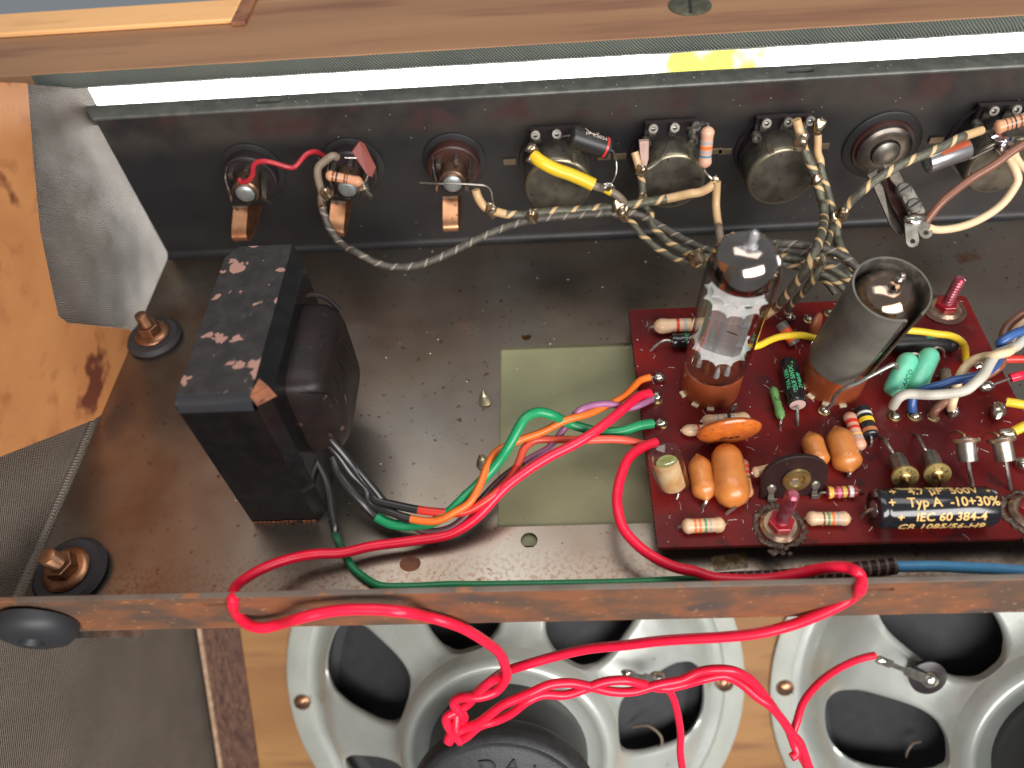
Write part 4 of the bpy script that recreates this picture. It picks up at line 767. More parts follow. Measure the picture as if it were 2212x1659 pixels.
diode(f0, c0, 'can diode with a gilt lettered flange, leftmost of the row of four', [([c0, (10.403, 13.543, 1.35), (10.397, 13.968, 1.25), (10.505, 14.329, 0.79)], .06), ([f0, (10.438, 12.213, 1.6), (10.527, 12.21, 1.4), (10.611, 12.349, 0.79)], .045)], rf=.385, rc=.26, txt=(('R', 120), ('OUI', 55), ('B', 190), ('M', 235), ('Y', 0)))
f0 = (11.441, 12.487, 1.5); c0 = (11.624, 13.379, 1.15)
diode(f0, c0, 'can diode with a gilt lettered flange, second of the row of four', [([c0, (11.411, 13.514, 1.4), (11.478, 14.072, 1.2), (11.591, 14.4, 0.79)], .055), ([f0, (11.399, 12.261, 1.6), (11.466, 12.219, 1.4), (11.613, 12.279, 0.85)], .045)], rf=.385, rc=.26, txt=(('9', 60), ('R', 25), ('M', 190), ('99', 285), ('1', 110)))
f0 = (12.44, 13.392, 1.9); c0 = (12.457, 12.857, 1.55)
diode(f0, c0, 'can diode hanging below its plain flange, third of the row of four', [([c0, (12.509, 12.617, 1.3), (12.617, 12.476, 1.05), (12.689, 12.299, 0.79)], .06), ([f0, (12.429, 13.532, 1.95), (12.417, 13.782, 1.8), (12.613, 14.319, 0.9)], .045)], rf=.40, rc=.27)
f0 = (13.473, 13.373, 1.9); c0 = (13.548, 12.829, 1.55)
diode(f0, c0, 'warm toned can diode hanging below its flange, rightmost of the row of four', [([c0, (13.614, 12.577, 1.3), (13.794, 12.262, 0.79)], .06), ([f0, (13.41, 13.47, 1.95), (13.402, 13.698, 1.8), (13.713, 14.274, 0.9)], .045)], True, rf=.40, rc=.28)
# turquoise capacitors and the mottled resistor behind them
TP = [(0, .15), (.03, .45), (.09, .8), (.18, 1), (.85, 1), (.94, .85), (.98, .55), (1, .1)]
a = (12.038, 17.046, 1.75); b = (11.114, 15.717, 1.25)
t, bo = resistor(a, b, .33, 'turq', [], 'turquoise capacitor with dark print, left of the pair', [[a, (12.247, 17, 1.75), (12.469, 16.937, 1.5), (12.515, 16.762, 1.2), (12.399, 16.662, 0.9)], [(11.297, 16.444, 1.9), (11.309, 16.676, 1.5), (11.485, 16.571, 1.3)]], group='turquoise capacitors', prof=TP, cat='capacitor', name='film_capacitor')
text_cyl(t, 'APCO', .24, b, a, .332, -.75, 'ink_teal', t=.40, flip=False)
a = (12.779, 17.223, 1.75); b = (11.831, 15.746, 1.3)
resistor(a, b, .335, 'turq', [], 'turquoise capacitor without print, right of the pair', [[a, (12.932, 17.225, 1.8), (13.194, 17.28, 1.6), (13.382, 17.293, 1.2)]], group='turquoise capacitors', prof=TP, cat='capacitor', name='film_capacitor')
M['mottled'] = mk('mottled_brown_paint', (.24, .17, .11), .5, 0, (.10, .07, .05), 4)
a = (13.248, 16.828, 1.1); b = (13.104, 15.981, 1.1)
resistor(a, b, .2, 'mottled', [], 'mottled brown resistor behind the blue wire, right of the turquoise pair', [[a, (13.45, 17.117, 0.85)]])
# black capacitor lying behind the shielded valve
a = (14.01, 18.012, 1.15); b = (11.899, 18.04, 1.15)
t, bo = ecap(a, b, .36, 'black capacitor with upside-down print under the yellow wire at the right of the board', body='capblk_d', end='capblk')
text_cyl(t, 'TVA 1306', .2, a, b, .362, .15, 'ink_green', t=.33); text_cyl(t, 'SPRAGUE  +', .2, a, b, .362, -.55, 'ink_green', t=.36)
# pins and joints
joint((8.992, 15.459, 0.8), .15); joint((11.193, 15.128, 0.8), .15); joint((11.829, 15.132, 0.8), .17); joint((12.408, 15.057, 0.8), .15, True, .06); joint((13.04, 15.175, 0.8), .19, False, .22)
joint((3.54, 16.17, 0.8), .15); joint((3.603, 15.1, 0.8), .12)
def blob(c, r, lab=None, sc=(1, 1, .8), rot=None): mb = MB(); mb.ball(c, r, sc=sc, seg=16, jit=.12, rot=rot); return obj('solder_joint', mb, 'solder', pcb)
RZ = lambda d: Matrix.Rotation(math.radians(d), 3, 'Z')
blob((3.692, 17.032, 0.98), .2, sc=(1.15, .8, .8)); blob((3.51, 16.154, 1), .2, sc=(.9, .9, 1)); blob((3.531, 15.091, 0.95), .2, sc=(1.2, .75, .8))
blob((14.398, 16.137, 1), .24, sc=(1.15, .85, .75)); blob((14.376, 15.081, 1.05), .27, sc=(.85, 1.3, .8), rot=RZ(-25)); blob((14.375, 13.08, 1), .22); blob((14.311, 14.119, 1.15), .2, sc=(1.6, .8, .7)); blob((14.522, 17.105, 0.95), .17)
# ---------------------------------------------------------------- things on the rear wall
WY = 25.84
def strap(pts, w, th, dirx, mb):
    d = Vector(dirx).normalized(); P_ = smooth(pts, .12); n = len(P_); vs = []
    for i in range(n):
        tg = (P_[min(i+1, n-1)]-P_[max(i-1, 0)]).normalized(); nn = tg.cross(d).normalized()
        for a_, b_ in ((-1, -1), (1, -1), (1, 1), (-1, 1)): vs.append(P_[i]+d*(a_*w/2)+nn*(b_*th/2))
    fs = [(i*4+k, i*4+(k+1) % 4, (i+1)*4+(k+1) % 4, (i+1)*4+k) for i in range(n-1) for k in range(4)]+[(0, 1, 2, 3), ((n-1)*4+3, (n-1)*4+2, (n-1)*4+1, (n-1)*4)]
    mb.add(vs, fs); return mb
def jack(x, z, lab, rich, tilt=0):
    t = thing('jack_socket', lab, 'jack socket', (x, WY, z), 'jack sockets at the left of the rear wall'); Y = Vector((0, 1, 0))
    mb = MB(); mb.lathe((x, WY, z), (x, WY-.12, z), [(0, 1.25), (.7, 1.25), (1, 1.15), (1, .9)], 40); obj('wall_washer', mb, 'wall', t)
    mb = MB(); mb.lathe((x, WY-.1, z), (x, WY-.7, z), [(0, 1.02), (.8, 1.02), (.85, .95), (1, .93), (1, .5)], 40); obj('housing', mb, 'bakelite_red' if rich else 'bakelite', t)
    for g in range(0, 360, 60):
        mb = MB(); c_ = math.cos(math.radians(g+12)); s_ = math.sin(math.radians(g+12)); mb.box((x+.72*c_-.09, WY-1.15, z+.72*s_-.12), (x+.72*c_+.09, WY-.65, z+.72*s_+.12)); obj('contact_pin', mb, 'steel_dark', t, flat=True, bev=.02)
    mb = MB(); mb.lathe((x, WY-.6, z), (x, WY-1.55, z), [(0, .52), (.85, .50), (.9, .44), (1, .40)], 28); obj('barrel', mb, 'copper_dark', t)
    mb = MB(); mb.lathe((x, WY-1.4, z), (x, WY-1.62, z), [(0, .38), (.6, .37), (.9, .3), (1, .18), (1, 0)], 28); obj('barrel_tip', mb, 'bluesteel', t)
    mb = MB(); strap([(x-.75, WY-.6, z+.5), (x-.72, WY-1.2, z+.35), (x-.62, WY-1.5, z-.1), (x-.7, WY-1.35, z-.5)], .28, .04, (.3, 0, 1), mb); obj('solder_lug', mb, 'steel_dark', t, flat=True)
    mb = MB(); strap([(x+.75, WY-.6, z+.45), (x+.74, WY-1.2, z+.2), (x+.66, WY-1.45, z-.25), (x+.74, WY-1.3, z-.6)], .28, .04, (-.3, 0, 1), mb); obj('solder_lug', mb, 'steel_dark', t, flat=True)
    cx_ = x-.42+.25*rich; mb = MB(); R2 = Matrix.Rotation(math.radians(tilt), 3, 'Y')
    pts = [Vector(q) for q in ((0, -1.45, -.70), (0, -1.62, -.76), (0, -2.05, -.94), (0, -2.4, -1.12), (0, -2.56, -1.3), (0, -2.45, -1.5), (0, -1.5, -1.7), (0, -.2, -1.6))]
    o_ = Vector((cx_, WY, z)); strap([o_+R2 @ q for q in pts], .58, .05, R2 @ Vector((1, 0, 0)), mb); obj('contact_spring', mb, 'copper', t)
    mb = MB(); mb.box((cx_-.29, WY-1.5, z-.68), (cx_+.29, WY-1.44, z-.58), mat=Matrix.Translation(o_) @ R2.to_4x4() @ Matrix.Translation(-o_)); obj('spring_top', mb, 'steel', t, flat=True)
    return t
M['steel_dark'] = mk('darkened_steel', (.12, .105, .095), .35, .85, (.2, .17, .14), 3); M['copper_dark'] = mk('darkened_copper', (.2, .12, .08), .35, .8); M['bluesteel'] = mk('bluish_steel', (.24, .28, .29), .4, .7, (.34, .37, .37), 2)
jack(-11.61, 4.19, 'jack socket with a thin red wire, leftmost on the dark rear wall', 0)
jack(-7.6, 4.19, 'jack socket with a resistor and red-brown plate across it, second from the left', 0, 8)
jack(-3.55, 4.16, 'jack socket with a brown ring and a loose grey wire, third from the left', 1)
def pot(x, lab, r=1.3, z=3.88):
    t = thing('potentiometer', lab, 'potentiometer', (x, WY, z), 'potentiometers on the rear wall')
    mb = MB(); mb.lathe((x, WY, z+.1), (x, WY-.1, z+.1), [(0, 1.5), (1, 1.46), (1, 1.1)], 40); obj('mounting_plate', mb, 'bakelite', t)
    mb = MB(); out = [(1.35*math.cos(g), 1.35*math.sin(g)) for g in [math.pi*2*k/28 for k in range(28)]]; out = [q for q in out if not (q[1] > 1.0)]; 
    out = [(a_, b_) for a_, b_ in out]; top = [(-1.05, 1.7), (1.05, 1.7)]
    pl = sorted(out, key=lambda q: math.atan2(q[1], q[0])); mb.lathe((x, WY-.1, z), (x, WY-.55, z), [(0, 1.36), (1, 1.36), (1, 1.0)], 40); mb.box((x-1.0, WY-.5, z+.9), (x+1.0, WY-.28, z+1.75)); obj('wafer', mb, 'bakelite', t)
    mb = MB(); mb.lathe((x, WY-.5, z), (x, WY-1.74, z), [(0, r*.97), (.05, r), (.86, r), (.93, r*.985), (.975, r*.95), (1, r*.89), (1, r*.5), (.99, 0)], 48, mats=[0, 0, 0, 1, 1, 0, 0, 0]); obj('case', mb, ['pot', 'pot_edge'], t)
    for g in (62, 118):
        g = math.radians(g); m_ = frame((x+r*math.cos(g), WY-1.45, z+r*math.sin(g)), (-math.sin(g), 0, math.cos(g)), (0, -1, 0)); mb = MB(); mb.box((-.1, -.2, -.03), (.1, .36, .03), mat=m_); obj('case_tab', mb, 'pot_edge', t, flat=True, bev=.015)
    for q, dx in enumerate((-.72, 0, .72)):
        mb = MB(); strap([(x+dx, WY-.5, z+1.15), (x+dx, WY-.62, z+1.35), (x+dx*1.05, WY-.66, z+1.6), (x+dx*1.08, WY-.95, z+1.85)], .26, .05, (1, 0, 0), mb); mb.lathe((x+dx*1.08, WY-.9, z+1.84), (x+dx*1.08, WY-1.04, z+1.88), [(0, .17), (1, .17), (1, .08)], 14); obj('terminal', mb, 'steel', t)
    for dx in (-.95, .78): mb = MB(); mb.lathe((x+dx, WY-.55, z+1.12), (x+dx, WY-.85, z+1.12), [(0, .17), (1, .17), (1, .11), (.5, .10), (.5, 0)], 16); obj('rivet', mb, 'steel', t)
    for s_ in (-1, 1): mb = MB(); mb.box((x+s_*1.85-.26, WY-.09, z-.02), (x+s_*1.85+.26, WY-.015, z+.24)); obj('locating_tab', mb, 'tabbrass', t, flat=True, bev=.02)
    return t
M['tabbrass'] = mk('tarnished_brass_tab', (.2, .155, .10), .45, .8)
pot(.47, 'potentiometer with a yellow sleeve crossing its face, leftmost of the four'); pot(4.76, 'potentiometer with cables and a resistor hung over it, second from the left', 1.25)
pot(8.83, 'potentiometer with its face bare, right of the banded resistor', 1.3, 3.85); pot(16.8, 'potentiometer at the right edge of the picture behind the cream and brown wires', 1.25, 3.85)
# leaf jack on the wall
t = thing('leaf_jack', 'long leaf jack with red-brown insulation and two screws, hanging from the rear wall', 'jack socket', (12.96, WY, 3.85))
x, z = 12.96, 3.85; mb = MB(); mb.lathe((x, WY, z), (x, WY-.1, z), [(0, 1.45), (.7, 1.45), (1, 1.38), (1, .9)], 44); obj('wall_washer', mb, 'wall', t)
mb = MB(); mb.lathe((x, WY-.08, z), (x, WY-.22, z), [(0, 1.16), (1, 1.12), (1, .6)], 40); obj('fibre_washer', mb, 'bakelite_red', t)
mb = MB(); mb.lathe((x, WY-.2, z), (x, WY-.5, z), [(0, 1.0), (.7, 1.0), (.9, .9), (1, .86), (1, .55), (.7, .5)], 40); obj('ring_nut', mb, 'steel_dark', t)
mb = MB(); mb.lathe((x, WY-.45, z), (x, WY-.75, z), [(0, .5), (.6, .5), (.85, .36), (1, .12), (1, 0)], 24); obj('sleeve_tip', mb, 'steel', t)
def quad(pts, th, name, mat, par, dz=(0, 0, 1)):
    d = Vector(dz).normalized()*th; v = [Vector(p) for p in pts]; n = len(v); mb = MB(); mb.add(v+[p-d for p in v], [tuple(range(n)), tuple(range(2*n-1, n-1, -1))]+[(k, (k+1) % n, n+(k+1) % n, n+k) for k in range(n)]); return obj(name, mb, mat, par, flat=True, bev=.03)
vd = (-.3, -.6, .75)
quad([(12.282, 24.9, 3.483), (12.583, 24.7, 3.607), (12.638, 23.9, 3.362), (13.14, 22, 2.613), (12.788, 22, 2.634), (12.576, 22.4, 2.811), (12.196, 24.2, 3.472), (12.137, 24.5, 3.474)], .2, 'frame_arm', 'steel_dark', t, vd)
quad([(12.509, 24.6, 3.64), (12.729, 24.2, 3.699), (12.955, 23.6, 3.523), (13.215, 22.6, 3.056), (13.074, 22.05, 2.756), (12.65, 23, 3.26)], .12, 'insulator_strip', 'bakelite_red', t, vd)
quad([(12.509, 24.4, 4.038), (13.004, 24.3, 4.036), (13.18, 23.5, 3.756), (12.895, 23.4, 3.634), (12.687, 23.7, 3.809)], .06, 'contact_leaf', 'steel_dark', t, vd)
quad([(12.788, 23.25, 3.881), (13.263, 23.25, 3.894), (13.621, 22.3, 3.447), (13.546, 22.2, 3.423), (13.025, 22.3, 3.353)], .14, 'clamp_plate', 'steel', t, vd)
quad([(12.962, 22.25, 3.396), (13.569, 22.25, 3.403), (13.592, 21.95, 3.251), (13.008, 21.95, 3.177)], .2, 'insulator_block', 'bakelite_red', t, vd)
for px in ((12.98, 23.1, 3.811), (13.197, 22.45, 3.592)):
    A = Vector(px); n_ = Vector((-.3, -.55, .78)).normalized(); mb = MB(); mb.lathe(A-n_*.1, A+n_*.12, [(0, .28), (.7, .27), (1, .2), (1, 0)], 20); obj('screw_head', mb, 'steel', t)
    mb = MB(); mb.box((-.25, -.035, .0), (.25, .035, .02), mat=frame(A+n_*.115, (1, .3, .6), n_.cross(Vector((1, .3, .6))))); obj('screw_slot', mb, 'ink_dark', t, flat=True)
for (q0, q1) in ((('R',1035,1215),('R',1060,1450)), (('R',1130,1190),('R',1215,1360))): pass
for base, tip in (((13.067, 22, 3.198), (13.13, 21.3, 2.623)), ((13.444, 22.1, 3.182), (13.691, 21.55, 2.803))):
    A = Vector(base); B = Vector(tip); d = (B-A); Ld = d.length; sd = Vector((1, 0, .15)); w_ = holed([(0, -.2), (Ld-.2, -.22), (Ld-.05, -.14), (Ld, 0), (Ld-.05, .14), (Ld-.2, .22), (0, .2)], [circ(Ld-.22, 0, .09, 12)], .05, frame(A, d, sd)); obj('solder_tag', w_, 'steel', t, flat=True)
mb = MB(); mb.ball((13.178, 22, 3.323), .25, sc=(1.6, .8, .6), jit=.2); obj('solder_bead', mb, 'solder', t)
# capacitor with a red ring on the first pot, and its wires
a = (0.947, 24, 6.204); b = (2.313, 24, 5.565)
t, bo = resistor(a, b, .38, 'capblk_d', [(.86, .91, 'red')], 'black tubular capacitor with a red ring, above the leftmost potentiometer', [[a, (0.679, 24.2, 6.05), (0.481, 24.9, 5.357)], [b, (2.491, 24, 5.433), (2.593, 24, 5.059), (2.606, 23.8, 4.783), (2.527, 23.6, 4.596), (2.426, 23.4, 4.537)]], group='capacitors', prof=[(0, .8), (.03, .97), (.06, 1), (.95, 1), (.98, .95), (1, .75)], cat='capacitor', name='tubular_capacitor', lr=.025)
text_cyl(t, 'µF 0.0034', .21, a, b, .385, -.25, 'ink_pale', t=.55)
mb = MB(); ax = (Vector(b)-Vector(a)).normalized(); u = Vector((0, 0, 1)); u = (u-ax*u.dot(ax)).normalized(); w = ax.cross(u); pts = []
for k in range(25): g = 2*math.pi*k/24; xx = .26*math.cos(g); yy = .26*math.sin(g); an = .5+yy/.38; pts.append(lerp(a, b, .45)+ax*xx+u*(.392*math.cos(an))-w*(.392*math.sin(an)))
mb.tube(pts, .014, 5, step=.1); obj('printed_ring', mb, 'ink_pale', t)
# resistor across jack two and plate capacitor
a = (-8.263, 24.3, 4.887); b = (-6.926, 24.2, 4.535)
resistor(a, b, .2, 'peach', [(.18, .24, 'brown'), (.28, .33, 'black'), (.50, .55, 'brown'), (.58, .61, 'brown')], 'peach resistor with brown rings across the second jack socket', [[b, (-6.924, 24.3, 4.306), (-6.857, 24.4, 3.911), (-6.787, 24.5, 3.671)]])
quadpts = [(-7.155, 24.6, 5.612), (-6.83, 24.8, 5.908), (-6.643, 24.7, 5.838), (-6.312, 24.3, 5.069), (-6.516, 24.2, 4.72), (-6.694, 24.2, 4.864)]
t = thing('plate_capacitor', 'flat red-brown ceramic plate standing behind the second jack socket', 'capacitor', quadpts[0], 'capacitors'); quad(quadpts, .12, 'body', 'ceram_rd', t, (0, -1, .3)); leads(t, [[(-6.65, 24.3, 4.827), (-6.734, 24.2, 4.677), (-6.871, 24.2, 4.493)], [(-6.969, 24.4, 5.475), (-7.375, 24.3, 5.577)]], .025)
mb = MB(); mb.ball((-6.959, 24.25, 4.267), .2, sc=(1.3, 1, .7), jit=.2); t2 = obj('solder_blob', mb, 'solder', label='bright solder blob at the right end of the resistor on the second jack socket'); t2['category'] = 'solder'
# resistor and flat capacitor on pot two
a = (5.762, 24, 6.255); b = (5.75, 23.6, 4.851)
resistor(a, b, .24, 'pink', [(.33, .40, 'grey_b'), (.45, .52, 'orange'), (.56, .62, 'grey_b'), (.67, .72, 'blue_b')], 'upright pinkish resistor with orange and blue rings, right of the second potentiometer', [[a, (5.755, 24.2, 6.257), (5.42, 24.5, 5.934), (5.217, 24.8, 5.709)], [b, (5.745, 23.4, 4.809), (5.966, 23.2, 4.66), (6.142, 23.2, 4.508)]])
A = (3.545, 24, 5.779); B = (3.594, 23.7, 4.889); t = thing('flat_capacitor', 'pale pinkish flat capacitor standing above the second potentiometer', 'capacitor', A, 'capacitors')
M['pinkgrey'] = mk('pinkish_grey_ceramic', (.50, .33, .27), .5, 0, (.38, .24, .2), 2, stretch=(3, 3, .5))
quad([(3.39, 24, 5.789), (3.737, 24, 5.781), (3.755, 23.85, 5.167), (3.666, 23.7, 4.87), (3.534, 23.7, 4.916), (3.429, 23.9, 5.336)], .25, 'body', 'pinkgrey', t, (0, -1, .2)); leads(t, [[(4.642, 24.9, 5.089), (4.377, 24.2, 5.117), (4.014, 23.7, 5.026), (3.686, 23.5, 4.956)]], .04, 'steel')
# right: silver capacitor, resistor, bright solder
M['ceram_rd2'] = mk('rust_red_label', (.42, .09, .04), .4)
a = (13.57, 23.5, 4.628); b = (15.027, 23.8, 4.954)
t, bo = resistor(a, b, .40, 'silver', [], 'silver tubular capacitor behind the striped cable at the upper right', [[b, (15.351, 23.9, 4.422), (15.769, 24, 4.571), (16.083, 24, 4.793)]], group='capacitors', prof=[(0, .62), (0, .93), (.04, 1), (.97, 1), (1, .93)], cat='capacitor', name='tubular_capacitor', lr=.03)
mb = MB(); mb.lathe(a, lerp(a, b, .02), [(-.3, 0), (-.3, .22), (.5, .25)], 24); obj('end_seal', mb, 'bluesteel', t)
mb = MB(); mb.lathe(lerp(a, b, .30), lerp(a, b, .96), [(0, .41), (1, .41)], 14, arc=(-.75, .75), up=(0, .1, 1)); obj('red_label', mb, 'ceram_rd2', t)

a = (15.895, 24.2, 5.438); b = (17.018, 24.2, 5.807)
resistor(a, b, .24, 'peach', [(.30, .33, 'brown'), (.42, .45, 'brown'), (.52, .56, 'black'), (.66, .72, 'brown')], 'peach resistor with brown rings leaving the picture at the upper right', [[a, (15.864, 24.3, 5.278), (15.722, 24.4, 5.144)]])
mb = MB(); mb.ball((16.291, 24.1, 5.07), .34, sc=(1.5, .8, .55), jit=.25, rot=Matrix.Rotation(.35, 3, 'Y')); mb.ball((16.273, 23.9, 4.849), .24, sc=(.8, .8, 1.2), jit=.3); t2 = obj('solder_blob', mb, 'chrome', label='shiny lump of solder joining the cream wire at the upper right potentiometer'); t2['category'] = 'solder'
# ---------------------------------------------------------------- wires
def wire(pts, r, m, lab, group, split=None, tip=None, name='wire', cat='wire', seg=12, step=.16):
    pts = [pts[0]]+[tuple(c+random.uniform(-.018, .018) for c in p) for p in pts[1:-1]]+[pts[-1]]
    mb = MB(); mb.tube(pts, r, seg, msplit=split, step=step); ms = m if isinstance(m, list) else [m]
    if tip is None: return solo(name, mb, ms, lab, cat, group)
    t = thing(name, lab, cat, tuple(pts[0]), group); obj('sleeve', mb, ms, t); leads(t, tip, .04); return t
G1 = 'coloured leads from the transformer'
bk = 'w_black'
wire([(-7.3, 14.12, 3), (-7.03, 13.7, 2.9), (-6.55, 13.28, 2.3), (-6.14, 12.91, 1.6), (-5.81, 12.61, 1.2)]+[(-5.8, 12.45, 1.1), (-4.86, 12.17, 1), (-3.86, 11.95, 1), (-2.89, 11.94, 1), (-2.12, 12.3, 1.15), (-1.54, 12.89, 1.2), (-1.2, 13.58, 1.15), (-1.02, 14.14, 1.1), (-0.69, 14.46, 1.1), (0.07, 14.46, 1.1), (1.07, 14.29, 1.3), (2.07, 14.25, 1.3), (2.96, 14.26, 0.95)], .135, [bk, 'w_red2', 'w_salmon'], 'salmon red lead from the transformer to the red board by the glass capsule', G1, split=(.34, .62))
wire([(-7.62, 14.03, 2.6), (-7.29, 13.74, 2.6), (-6.85, 13.42, 2.3), (-6.48, 13.06, 1.7), (-6.06, 12.69, 1.3)]+[(-5.96, 12.34, 1)]+[(-5.18, 11.96, 1), (-4.59, 11.78, 0.9), (-3.76, 11.68, 0.9)]+[(-3.17, 11.87, 1.1), (-2.73, 12.09, 1.25), (-2.39, 12.66, 1.4), (-2.16, 13.36, 1.45), (-1.88, 13.88, 1.4), (-1.18, 14.28, 1.4), (-0.42, 14.52, 1.5), (0.34, 14.74, 1.75), (1.11, 15.1, 1.6), (1.76, 15.57, 1.4), (2.36, 15.98, 1.3), (2.73, 16.48, 1.2), (3.03, 16.83, 1.1), (3.37, 17.01, 1.05)], .125, [bk, 'w_orange'], 'orange lead arching over the olive opening to the farthest joint on the board', G1, split=(.30,), tip=[[(3.362, 17.012, 1.05), (3.703, 17.053, 0.98)]])
wire([(-7.05, 13.49, 2), (-6.9, 13.14, 1.7), (-6.56, 12.71, 1.4), (-6.18, 12.35, 1.1)]+[(-6.01, 12.19, 0.9), (-5.73, 12.01, 0.7), (-5.24, 11.79, 0.6), (-4.64, 11.72, 0.6), (-3.98, 11.71, 0.75), (-3.43, 11.91, 0.95)]+[(-2.95, 12.33, 1.1), (-2.42, 12.87, 1.2), (-1.86, 13.38, 1.5), (-1.44, 13.73, 2), (-1.13, 14.16, 2.3), (-0.88, 14.47, 2.4), (-0.49, 14.74, 2.3), (-0.05, 14.71, 2.1), (0.45, 14.89, 1.4), (1, 14.79, 1.2), (1.6, 14.67, 1.15), (2.26, 14.7, 1.15), (2.79, 14.92, 1.1), (3.25, 15.06, 1)], .165, [bk, 'w_green'], 'green lead humping over the olive opening to the joint above the glass capsule', G1, split=(.17,), tip=[[(3.229, 15.06, 1), (3.583, 15.087, 0.95)]])
wire([(-7.14, 14.05, 2.7), (-6.83, 13.62, 2.3), (-6.28, 13.12, 1.9), (-5.81, 12.69, 1.4)]+[(-5.24, 12.16, 0.8), (-4.78, 11.82, 0.7), (-4.3, 11.6, 0.5), (-3.81, 11.53, 0.5), (-3.31, 11.65, 0.6)]+[(-2.77, 12.05, 0.8), (-2.35, 12.57, 0.8), (-1.81, 13.12, 0.9), (-1.31, 13.47, 1), (-0.8, 13.84, 1), (-0.24, 14.24, 1), (0.18, 14.71, 1.1), (0.5, 14.99, 1.35), (0.81, 15.12, 1.75), (1.23, 15.38, 1.7), (1.86, 15.54, 1.5), (2.5, 15.63, 1.15), (2.98, 15.81, 1.1), (3.35, 16.08, 1)], .115, [bk, 'w_plum', 'w_violet'], 'violet lead twisted among the orange, green and red ones to the second joint', G1, split=(.28, .60))
wire([(-7.9, 14.01, 2.2), (-7.79, 13.72, 1.9), (-7.5, 13.29, 1.5), (-7.32, 12.79, 1.1), (-7.18, 12.17, 0.8), (-7.05, 11.66, 0.55)]+[(-7.3, 12.11, 0.3), (-7.04, 11.47, 0.25)]+[(-6.81, 11.11, 0.22), (-6.45, 10.58, 0.2), (-6.01, 10.19, 0.2), (-5.5, 9.91, 0.2), (-4.88, 9.86, 0.18), (-4.22, 9.88, 0.15), (-3.37, 9.9, 0.15), (-2.43, 9.9, 0.15), (0.37, 9.82, 0.2), (2.2, 9.79, 0.3), (2.97, 9.79, 0.35), (3.62, 9.82, 0.32)]+[(4.17, 9.83, 0.3)], .12, [bk, 'w_dkgreen', 'w_green'], 'dark wire turning green that drops from the transformer and runs behind the front lip', G1, split=(.19, .30))
R1 = 'red speaker wires'
# from the board joint down to the left slot in the lip, out and over the speaker
wire([(3.297, 16.298, 1.05)]+[(2.9, 16.1, 1.2), (2.42, 15.54, 1.4), (1.86, 14.92, 1.5), (1.18, 14.39, 1.5), (0.56, 13.99, 1.5), (-0.2, 13.61, 1.4), (-0.94, 13.18, 1.3), (-1.63, 12.64, 1.2), (-2.32, 11.98, 0.9)]+[(-2.67, 11.75, 0.7), (-3.41, 11.44, 0.5), (-4.62, 11.25, 0.45), (-5.81, 11.08, 0.5), (-6.73, 10.84, 0.6)]+[(-7.44, 10.72, 0.8), (-8.1, 10.56, 0.9), (-8.69, 10.21, 1.1), (-9.15, 9.8, 1.3), (-9.34, 9.45, 1.5)]+[(-9.2, 8.95, 1.997), (-9.109, 8.68, 2.145)]+[(-9.44, 8.82, 1), (-9.08, 8.51, 0.9), (-8.56, 8.35, 1), (-8.09, 8.4, 1.1)]+[(-7.122, 8.2, 2.025)]+[(-6.46, 8.3, 2.12), (-5.88, 8.3, 2.22), (-4.9, 8.3, 2.27), (-4.28, 8.25, 2.18)]+[(-3.8, 8.57, 1.04), (-3.31, 8.54, 0.68), (-2.85, 8.57, 0.07), (-2.38, 8.55, -0.77), (-2, 8.51, -1.79), (-1.84, 8.37, -2.63)]+[(-1.893, 8.243, -3.437), (-2.256, 7.985, -3.929), (-2.813, 7.849, -3.941), (-3.39, 7.873, -4.073), (-3.702, 7.821, -4.465), (-3.573, 7.654, -4.84), (-3.424, 7.607, -5.388), (-3.679, 7.381, -5.84), (-3.988, 7.233, -6.029), (-4.089, 7.045, -6.269)], .16, 'w_red', 'red wire looping out of the left lip slot and down over the left loudspeaker', R1)
wire([(3.28, 14.27, 1.05), (2.85, 14.05, 1.15), (2.35, 13.56, 1.25), (2, 12.85, 1.3), (1.82, 12.13, 1.3)]+[(1.83, 11.6, 1.3), (1.95, 11.08, 1.2), (2.36, 10.51, 1.1), (2.91, 10.12, 1), (3.43, 9.92, 0.9)]+[(3.93, 9.83, 0.8), (4.44, 9.67, 0.75), (5.09, 9.58, 0.75), (5.8, 9.52, 0.9), (6.5, 9.46, 1.2), (7.08, 9.47, 1.5), (7.5, 9.36, 1.9), (7.83, 9.23, 2.1), (7.95, 9.03, 2.25)]+[(8.041, 8.98, 2.106), (7.916, 8.66, 2.239)]+[(8.13, 8.89, 1.1), (7.8, 8.76, 0.8), (7.26, 8.62, 0.4), (6.64, 8.51, 0), (5.74, 8.46, -0.4), (4.7, 8.5, -0.8), (3.62, 8.6, -1.2)]+[(2.92, 8.73, -1.6), (2.01, 8.79, -2.1), (0.81, 8.91, -2.7), (-0.19, 8.86, -3.2), (-1.22, 8.76, -3.6), (-1.97, 8.69, -4.1)]+[(-2.384, 8.032, -3.058), (-2.869, 7.974, -3.944), (-3.205, 7.867, -4.73), (-3.589, 7.688, -4.959), (-4.004, 7.531, -4.998), (-4.013, 7.357, -5.545), (-3.855, 7.232, -6.03), (-3.649, 7.072, -6.397)], .16, 'w_red', 'red wire from the glass capsule through the right lip slot down to the knot', R1)
